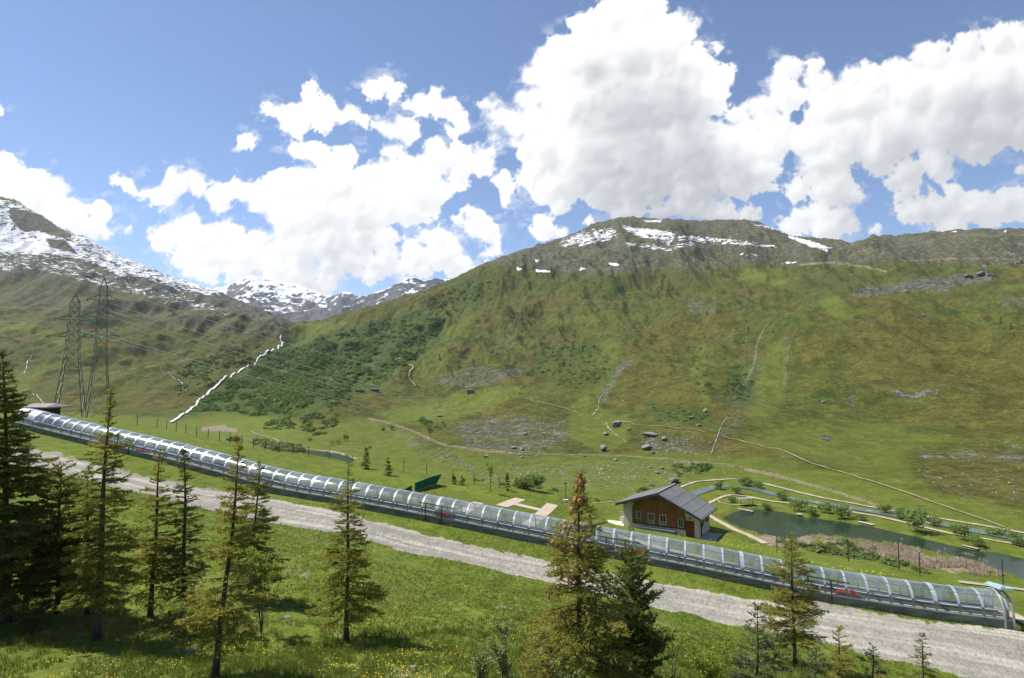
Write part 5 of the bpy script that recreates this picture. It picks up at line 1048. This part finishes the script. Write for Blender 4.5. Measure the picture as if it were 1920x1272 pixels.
def conifer(px, by, tpx, tpy, rpx, label, mat, seed, D=None, gap=.08, name='spruce_tree', group='spruces on the near slope', dens=1., needle=.085, up_=0., spread=1., cones=0, shape=.85, whorl=.38, layer=6, bare=.0):
    r = np.random.default_rng(seed)
    if D is None: v = hit(px, by)
    else:
        d = P3(px, by); x = d[0]/d[1]*D; v = Vector((x, D, ground(x, D)))
    D = v[1]; top = at(tpx, tpy, D); H = top[2]-v[2]; lx = top[0]-v[0]; s = D/F; Rm = rpx*s
    o = empty(name, tuple(v), 0, label, 'tree', group)
    n = 14; ph = r.uniform(0, 6); 
    cx = lambda t: lx*t+.05*np.sin(t*7+ph)*t; cy = lambda t: .05*np.sin(t*6+ph+1)*t
    r0 = H*.0125+.02
    MB().tube([(cx(t), cy(t), H*t-(.25 if t == 0 else 0)) for t in np.linspace(0, 1, n)], [r0*(1.35 if t == 0 else 1)*(1-t)**.85+.006 for t in np.linspace(0, 1, n)], 8).build('trunk', BARK, o, True)
    A = []; B = []; wood = MB(); tips = []
    z = H*gap
    while z < H*.985:
        t = z/H; env = Rm*((1-t)/(1-gap))**shape*min(1, .55+.45*(t-gap)/.12 if t < gap+.12 else 1)*(1+.14*math.sin(t*23+seed))
        nb = layer if t < .8 else max(3, layer-2)
        a0 = r.uniform(0, 6.28)
        for k in range(nb):
            if r.random() > dens*(.82): continue
            a = a0+6.283*k/nb+r.normal(0, .28); L = max(env*r.uniform(.6, 1.2), .10+.1*(1-t)); zz = z+r.normal(0, whorl*.28)
            e0 = (.55*t**2+.05+up_)+r.normal(0, .09); dr = (.42*(1-t)+.10)*spread*(1-up_)
            m = max(4, int(L/.16)); u = np.linspace(0, 1, m+1)
            rad = L*u; hz = L*(e0*u-dr*u**1.6+.20*dr*u**4*2)
            ca, sa = math.cos(a), math.sin(a); sw = r.normal(0, .10)*u**2*L
            p = np.stack([cx(t)+rad*ca-sw*sa, cy(t)+rad*sa+sw*ca, zz+hz], -1)
            if L > .3: wood.tube([tuple(q) for q in p[::max(1, m//4)]], [max(.004, L*.011)*(1-.8*i/len(p[::max(1, m//4)]))+.002 for i in range(len(p[::max(1, m//4)]))], 4, False)
            tips.append((p, t, L))
            dirs = np.gradient(p, axis=0); dirs /= np.linalg.norm(dirs, axis=1)[:, None]; st = bare if r.random() > .2 else min(.5, bare+.25)
            for i in range(m):
                if u[i] >= st: A.append(p[i]); B.append(p[i+1])
            # side twigs
            ns = max(4, int(L/.075)); q = r.uniform(max(.10, st), 1, ns); idx = np.clip((q*m).astype(int), 0, m-1); f = q*m-idx
            base = p[idx]*(1-f)[:, None]+p[idx+1]*f[:, None]; sd_ = np.where(np.arange(ns) % 2 == 0, 1, -1); side = np.stack([-dirs[idx][:, 1]*sd_, dirs[idx][:, 0]*sd_, 0*q], -1)
            tl = (L*.46*(1-q)**.7*np.minimum(1, q*3)+.09)*r.uniform(.6, 1.2, ns)
            dd = dirs[idx]*.75+side*.9+np.stack([0*q, 0*q, -.22*(1-t)+r.normal(0, .16, ns)+up_*.6], -1); dd /= np.linalg.norm(dd, axis=1)[:, None]
            for b_, d_, l_ in zip(base, dd, tl):
                kk = 1 if l_ < .3 else 2
                mid = b_+d_*l_/2; e_2 = b_+d_*l_+np.array([0, 0, -.08*l_*(1-t)])
                if kk == 1: A.append(b_); B.append(e_2)
                else:
                    A += [b_, mid]; B += [mid, e_2]
                    for sg_ in (-1, 1):
                        w_ = np.cross(d_, [0, 0, 1])*sg_*.8+d_*.8; A.append(mid); B.append(mid+w_*l_*.32)
        z += whorl*(1.0-.45*t)*r.uniform(.75, 1.25)
    A.append(np.array([cx(.93), cy(.93), H*.93])); B.append(np.array([lx, cy(1), H*1.0]))
    A = np.array(A); B = np.array(B); Ls = np.linalg.norm(B-A, axis=1); cnt = np.maximum(3, (Ls/(needle*.23)).astype(int)); I = np.repeat(np.arange(len(A)), cnt); nn = len(I)
    f = r.uniform(0, 1, nn); P = A[I]*(1-f)[:, None]+B[I]*f[:, None]; T = (B-A)[I]/Ls[I][:, None]
    R1 = r.normal(size=(nn, 3)); R1 -= (R1*T).sum(1)[:, None]*T; R1 /= np.linalg.norm(R1, axis=1)[:, None]; R1[:, 2] = R1[:, 2]*.6+.1
    dv = T*r.uniform(.35, .9, (nn, 1))+R1*.75; dv /= np.linalg.norm(dv, axis=1)[:, None]; ln = needle*r.uniform(.7, 1.35, (nn, 1)); sdv = np.cross(dv, r.normal(size=(nn, 3))); sdv /= np.linalg.norm(sdv, axis=1)[:, None]; w = needle*.22
    V = np.stack([P-sdv*w, P+sdv*w, P+dv*ln], 1).reshape(-1, 3); obj('crown', V, np.arange(3*nn).reshape(-1, 3), mat, o)
    if wood.V: wood.build('branches', BARK, o)
    if cones:
        c0 = MB().tube([(0, 0, 0), (0, 0, -.02), (0, 0, -.05), (0, 0, -.095), (0, 0, -.125)], [.010, .026, .031, .022, .008], 8); me = None; cand = []
        for p, t, L in tips:
            if t > .34:
                for q in np.linspace(.45, .88, 6):
                    i = int(q*(len(p)-1)); cand.append((p[i], t))
        wts = np.array([max(.02, (t-.25))**1.7 for _, t in cand]); ii = r.choice(len(cand), min(cones, len(cand)), replace=False, p=wts/wts.sum())
        for i in ii:
            q = cand[i][0]+r.normal(0, .02, 3)+np.array([0, 0, -.05])
            if me is None: co_ = c0.build('cone', CONE, o, True); me = co_.data
            else: co_ = bpy.data.objects.new('cone', me); link(co_, o)
            co_.location = tuple(q); sc_ = r.uniform(1.25, 1.7); co_.scale = (sc_*1.15, sc_*1.15, sc_); co_.rotation_euler = (r.normal(0, .22), r.normal(0, .22), 0)
    return o
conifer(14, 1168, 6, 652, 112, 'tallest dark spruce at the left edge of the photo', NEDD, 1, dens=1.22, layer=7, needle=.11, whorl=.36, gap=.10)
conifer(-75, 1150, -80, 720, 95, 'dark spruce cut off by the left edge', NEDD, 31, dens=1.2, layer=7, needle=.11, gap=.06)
conifer(108, 1150, 112, 868, 84, 'bushy dark spruce behind, between the tallest one and the slender tall one', NEDD, 2, dens=1.2, layer=7, gap=.10, up_=.12, needle=.11, shape=.55)
conifer(181, 1200, 206, 728, 84, 'tall slender spruce with a bare lower trunk right of the tallest one', NED, 3, dens=1.1, layer=6, gap=.16, needle=.10)
conifer(165, 1152, 166, 872, 60, 'short spruce hidden behind the tall slender one', NEDD, 4, gap=.10, needle=.10)
conifer(281, 1158, 302, 842, 62, 'orange-tinged spruce, left of a close pair with narrow crowns', NED, 5, gap=.12, needle=.10)
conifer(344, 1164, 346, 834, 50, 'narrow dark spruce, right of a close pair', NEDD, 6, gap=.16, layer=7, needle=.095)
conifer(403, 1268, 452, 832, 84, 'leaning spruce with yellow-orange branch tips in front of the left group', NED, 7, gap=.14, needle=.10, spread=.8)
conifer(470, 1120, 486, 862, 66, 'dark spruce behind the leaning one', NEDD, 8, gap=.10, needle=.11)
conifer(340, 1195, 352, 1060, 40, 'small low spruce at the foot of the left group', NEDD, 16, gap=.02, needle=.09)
conifer(649, 1203, 655, 866, 84, 'lone airy spruce standing clear in the middle of the grass', NED, 9, gap=.13, needle=.085, dens=.92, whorl=.36, shape=.9, bare=.1)
conifer(1082, 1330, 1088, 886, 170, 'spruce laden with hanging brown cones in the foreground', NEDY, 10, D=16.5, gap=.04, needle=.062, cones=98, whorl=.26, layer=7, shape=.95, dens=1.1)
conifer(1188, 1320, 1184, 1046, 70, 'dark bushy pine with upswept branches right of the coned spruce', NEDP, 11, D=17.5, gap=.05, up_=.5, needle=.10, name='pine_tree', group=None, shape=.36, whorl=.21, layer=8)
conifer(1491, 1245, 1482, 998, 76, 'yellow-green spruce overlapping the lower end of the tunnel', NEDY, 12, gap=.16, needle=.075, shape=.8, up_=.12, whorl=.30)
conifer(1418, 1300, 1422, 1134, 60, 'small bluish fir left of the yellow-green spruce', NEDB, 13, D=24, gap=.03, needle=.075, up_=.25, name='fir_tree', group='small firs by the road', shape=.7)
conifer(1572, 1300, 1574, 1176, 46, 'small fir with sprouting leaders right of the yellow-green spruce', NEDY, 14, D=30, gap=.03, needle=.08, up_=.3, name='fir_tree', group='small firs by the road')
conifer(1637, 1300, 1638, 1212, 32, 'low rounded grey-green fir at the road edge', NEDB, 15, D=32, gap=.03, needle=.075, up_=.2, name='fir_tree', group='small firs by the road', shape=.6)
conifer(1731, 1296, 1729, 1186, 30, 'small pointed spruce alone at the road edge, farthest right', NEDD, 17, D=33, gap=.04, needle=.07)
conifer(1525, 1310, 1530, 1216, 42, 'low fir clump at the bottom edge under the yellow-green spruce', NEDB, 18, D=25, gap=.02, needle=.08, up_=.25, name='fir_tree', group='small firs by the road', shape=.6)
# small trees far off
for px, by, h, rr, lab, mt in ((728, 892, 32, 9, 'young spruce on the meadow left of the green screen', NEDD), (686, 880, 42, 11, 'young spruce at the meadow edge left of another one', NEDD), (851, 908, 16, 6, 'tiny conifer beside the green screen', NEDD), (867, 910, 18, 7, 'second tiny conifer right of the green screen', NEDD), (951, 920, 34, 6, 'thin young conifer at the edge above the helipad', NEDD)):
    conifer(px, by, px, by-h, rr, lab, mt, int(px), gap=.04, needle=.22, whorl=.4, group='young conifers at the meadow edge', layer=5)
def farcon(px, by, h, label):
    v = hit(px, by); s = v[1]/F; H = h*s; r = np.random.default_rng(int(px)); o = empty('conifer', (v[0], v[1], v[2]-H*.05), 0, label, 'tree', 'lone conifers on the mountainside')
    MB().tube([(0, 0, 0), (0, 0, H*.95)], [H*.03, H*.005], 5).build('trunk', BARK, o); n = 260; t = r.uniform(.06, 1, n)**.8; a = r.uniform(0, 6.28, n); rd = (1-t)*H*.26*r.uniform(.3, 1.1, n); c = np.stack([rd*np.cos(a), rd*np.sin(a), H*t-rd*.3], -1)
    q = H*.05; d = np.stack([np.cos(a), np.sin(a), -.5+0*a], -1); e = np.stack([-np.sin(a), np.cos(a), 0*a], -1); V = np.stack([c-e*q, c+e*q, c+d*q*1.8], 1).reshape(-1, 3); obj('crown', V, np.arange(3*n).reshape(-1, 3), NEDD, o)
for px, by, h, lab in ((1403, 624, 13, 'dark conifer at the top of the pale gully'), (1876, 606, 11, 'conifer at far right, upper of three in a slanting row'), (1895, 617, 11, 'conifer at far right, middle of three in a slanting row'), (1901, 631, 9, 'conifer at far right, lower of three in a slanting row'), (1074, 655, 16, 'dark conifer, left of the pair above the wooded gully'), (1092, 660, 14, 'dark conifer, right of the pair above the wooded gully'),
                       (924, 661, 9, 'small conifer on the open slope above the stone run'), (824, 675, 13, 'conifer on the slope above the shrub wood edge'), (860, 689, 10, 'conifer just above the upper stone field'), (1245, 520, 8, 'tiny conifer below the snowy summit'), (1176, 592, 7, 'tiny conifer in the middle of the slope'), (1325, 591, 9, 'conifer beside small outcrop, left of its neighbour'),
                       (1344, 588, 10, 'conifer beside small outcrop, right of its neighbour'), (1055, 680, 8, 'small conifer below the pair on the slope'), (1320, 633, 8, 'small conifer in the upper valley of the slope'), (1268, 553, 6, 'very small conifer high below the summit'), (1764, 498, 6, 'very small conifer on the upper right slope')):
    farcon(px, by, h, lab)
# ---- leafy saplings and bushes close by
def sapling(px, by, tpx, tpy, rpx, label, mat, seed, D=None, n=900, leaf=.07, nst=5, name='sapling', cat='sapling', grp=None, lo=.35):
    r = np.random.default_rng(seed)
    if D is None: v = hit(px, by)
    else:
        d = P3(px, by); x = d[0]/d[1]*D; v = Vector((x, D, ground(x, D)))
    D = v[1]; H = at(tpx, tpy, D)[2]-v[2]; R = rpx*D/F; o = empty(name, tuple(v), 0, label, cat, grp); mb = MB(); C = []
    for k in range(nst):
        a = r.uniform(0, 6.28); q = r.uniform(.2, .9)*R; h = H*r.uniform(.7, 1) if k else H; e = np.array([q*math.cos(a), q*math.sin(a), h]); m = e*.5+np.array([-.1*math.cos(a), -.1*math.sin(a), .1]); mb.tube([(0, 0, -.1), tuple(m), tuple(e)], [.022, .014, .005], 5)
        for j in range(6):
            f = r.uniform(lo, 1); b = (m*2*f if f < .5 else m+(e-m)*(f-.5)*2); a2 = r.uniform(0, 6.28); t = b+np.array([math.cos(a2), math.sin(a2), .6])*R*r.uniform(.2, .5); mb.tube([tuple(b), tuple(t)], [.008, .003], 4); C += [(b, t)]*2
        C.append((m, e))
    mb.build('stems', BARK, o); i = r.integers(0, len(C), n); f = r.uniform(.2, 1.05, n); A = np.array([c[0] for c in C]); B = np.array([c[1] for c in C]); c = A[i]*(1-f)[:, None]+B[i]*f[:, None]+r.normal(0, leaf*1.1, (n, 3))
    a = r.normal(size=(n, 3)); a[:, 2] *= .5; a /= np.linalg.norm(a, axis=1)[:, None]; b = np.cross(a, r.normal(size=(n, 3))); b /= np.linalg.norm(b, axis=1)[:, None]; q = leaf*r.uniform(.5, 1, (n, 1))
    V = np.stack([c-a*q, c+b*q*.5, c+a*q, c-b*q*.5], 1).reshape(-1, 3); obj('foliage', V, np.arange(4*n).reshape(-1, 4), mat, o)
LIME = leafmat('lime_leaves', (.30, .36, .05), (.20, .27, .035), 2.5, .4)
PALE = leafmat('pale_willow_leaves', (.34, .40, .14), (.22, .29, .09), 2.5, .35)
sapling(490, 1188, 503, 1018, 36, 'leafy lime-green sapling with thin bare stems right of the left group', LIME, 1, n=1500, leaf=.085, lo=.6)
sapling(948, 1290, 944, 1165, 36, 'pale leafy willow shoots left of the coned spruce', PALE, 2, D=18, n=2200, leaf=.05, name='willow_shoots', cat='shrub')
sapling(900, 1290, 912, 1225, 26, 'low pale leafy shoots at the bottom edge, left of the taller shoots', PALE, 6, D=19, n=1300, leaf=.05, name='willow_shoots', cat='shrub')
sapling(1262, 1290, 1263, 1166, 20, 'thin lime sapling in flowering grass right of the dark pine', LIME, 3, D=22, n=260, leaf=.05, nst=2)
sapling(1330, 1290, 1330, 1215, 60, 'broad lime-green herb clump right of the dark pine', LIME, 4, D=24, n=3000, leaf=.07, nst=9, name='herb_clump', cat='bush', lo=.1)
sapling(1060, 1310, 1040, 1235, 60, 'leafy shoots at the foot of the coned spruce', PALE, 5, D=15, n=1800, leaf=.045, name='willow_shoots', cat='shrub', nst=6)
sapling(920, 924, 920, 864, 9, 'tall thin leafy young tree casting a shadow on the meadow edge', LIME, 7, n=260, leaf=.16, nst=3)
sapling(1184, 1016, 1186, 985, 7, 'tiny bushy sapling by the path in front of the chalet', DK, 8, n=160, leaf=.09, nst=2)
sapling(60, 1190, 62, 1130, 50, 'dark undergrowth bush beneath the tallest left spruce', DK, 9, n=900, leaf=.07, nst=6, name='undergrowth_bush', cat='bush', lo=.1)
# ---- meadow grass and dandelions
def scatter(n, d0, d1, half=45, seed=0, p=1.6):
    r = np.random.default_rng(seed); D = d0+(d1-d0)*r.random(n)**p; a = np.radians(r.uniform(-half, half, n)); return D*np.tan(a)*1., D, r
x, y, r = scatter(95000, 13, 60, 43, 1); rr_ = np.hypot(x, y)
# which strip of the land each point is on
def coverage(x, y):
    az = np.degrees(np.arctan2(x, y)); R = np.hypot(x, y); c = np.clip(np.interp(az, AZ, np.arange(NC)).astype(int), 0, NC-1); lo = np.zeros(len(x), int); hi = np.full(len(x), NR-1)
    while (hi-lo > 1).any():
        md = (lo+hi)//2; g_ = RR[md, c] <= R; lo = np.where(g_, md, lo); hi = np.where(g_, hi, md)
    k = lo*NC+c; return MSK2[k, 0], MSK2[k, 2], seg[lo]
rd_, dt_, sgm = coverage(x, y); pn = fbm(x/2.6, y/2.6, 4, 14)
ok = (rd_ < .35+.25*r.random(len(x))) & (dt_ < .3+.4*r.random(len(x))) & (sgm < 6.0) & (pn > .36+.12*(r.random(len(x))-.5))
GX, GY = x[ok], y[ok]; GZ = gz(GX, GY)
m, t, bs, out = nodes('grass_blades'); v = coords(t); f = noise(t, v, .35, 5, .6); f2 = noise(t, v, 7, 2)
cg = mix(t, mapr(t, f, .36, .64), (.125, .185, .016), (.20, .235, .038)); cg = mix(t, mapr(t, f2, .48, .66, 0, .8), cg, (.20, .215, .075)); t.links.new(cg, bs.inputs['Base Color']); bs.inputs['Roughness'].default_value = .55; bs.inputs['Specular IOR Level'].default_value = .25
tr = t.nodes.new('ShaderNodeBsdfTranslucent'); t.links.new(cg, tr.inputs[0]); ms = t.nodes.new('ShaderNodeMixShader'); ms.inputs[0].default_value = .3; t.links.new(bs.outputs[0], ms.inputs[1]); t.links.new(tr.outputs[0], ms.inputs[2]); t.links.new(ms.outputs[0], out.inputs[0]); GRM = m
PG = np.stack([GX, GY, GZ-.02], -1); near = GY < 30
tag(blades('grass', PG[near], .19, .012, .8, GRM, 5, 5), kind='stuff'); tag(blades('grass', PG[~near], .13, .018, .8, GRM, 6, 4), kind='stuff')
# taller tussocks close by
x, y, r = scatter(2600, 14, 34, 43, 12, 1.2); rd_, dt_, sgm = coverage(x, y); ok = (rd_ < .1) & (sgm < 4) & (fbm(x/3, y/3, 3, 15) > .5)
P_ = []
for a, b in zip(x[ok], y[ok]):
    for k in range(9): P_.append((a+r.normal(0, .10), b+r.normal(0, .10), 0))
P_ = np.array(P_); P_[:, 2] = gz(P_[:, 0], P_[:, 1]); tag(blades('grass_tussocks', P_, .34, .011, .5, GRM, 8, 3), kind='stuff')
x, y, r = scatter(26000, 15, 62, 43, 9, 1.1); rd_, dt_, sgm = coverage(x, y); cl_ = fbm(x/3.2, y/3.2, 4, 88, .6)
ok = (rd_ < .25) & (sgm < 6.) & (cl_ > .61+.08*r.random(len(x))); P_ = np.stack([x[ok], y[ok], gz(x[ok], y[ok])+r.uniform(.10, .2, ok.sum())], -1); n = len(P_); q = r.uniform(.014, .026, (n, 1)); V = []
ang = np.linspace(0, 6.283, 7)[:-1]; tl = r.normal(0, .25, (n, 2))
V = np.stack([P_+np.stack([np.full(n, math.cos(a)), np.full(n, math.sin(a)), math.cos(a)*tl[:, 0]+math.sin(a)*tl[:, 1]], -1)*q for a in ang], 1).reshape(-1, 3)
tag(obj('dandelions', V, np.arange(6*n).reshape(-1, 6), pmat('dandelion_yellow', (.80, .55, .01), (.75, .46, .01), 3, .6)), kind='stuff')
# meadow flowers beyond the tunnel
P_ = []; r = np.random.default_rng(2)
for px, py in pick([(1335, 1000), (1400, 1013), (1470, 1040), (1420, 1045), (1330, 1018)], 60, 3)+pick([(1240, 1000), (1330, 1010), (1330, 1030), (1260, 1012)], 14, 4)+pick([(620, 880), (1000, 935), (900, 960), (620, 900)], 110, 6)+pick([(360, 905), (440, 905), (480, 925), (380, 918)], 160, 8)+pick([(1480, 1050), (1700, 1085), (1640, 1085)], 30, 9):
    v = hit(px, py); P_.append((v[0], v[1], v[2]+.22))
P_ = np.array(P_); n = len(P_); q = r.uniform(.035, .07, (n, 1)); V = np.stack([P_+np.array([math.cos(a), math.sin(a), .3*math.cos(a)])*q for a in ang], 1).reshape(-1, 3)
tag(obj('dandelions', V, np.arange(6*n).reshape(-1, 6), bpy.data.materials['dandelion_yellow']), kind='stuff')
# ------------------------------------------------------------------ haze: one closed box of even, thin air
hz = MB(); hz.box((0, 0, 740), (19600, 19600, 1770)); m = bpy.data.materials.new('thin_haze'); m.use_nodes = True; t = m.node_tree; t.nodes.clear()
out = t.nodes.new('ShaderNodeOutputMaterial'); pv = t.nodes.new('ShaderNodeVolumePrincipled'); pv.inputs['Color'].default_value = (.80, .88, 1., 1); pv.inputs['Density'].default_value = .000035; pv.inputs['Anisotropy'].default_value = .2
t.links.new(pv.outputs[0], out.inputs['Volume']); tag(hz.build('haze', m), kind='stuff')
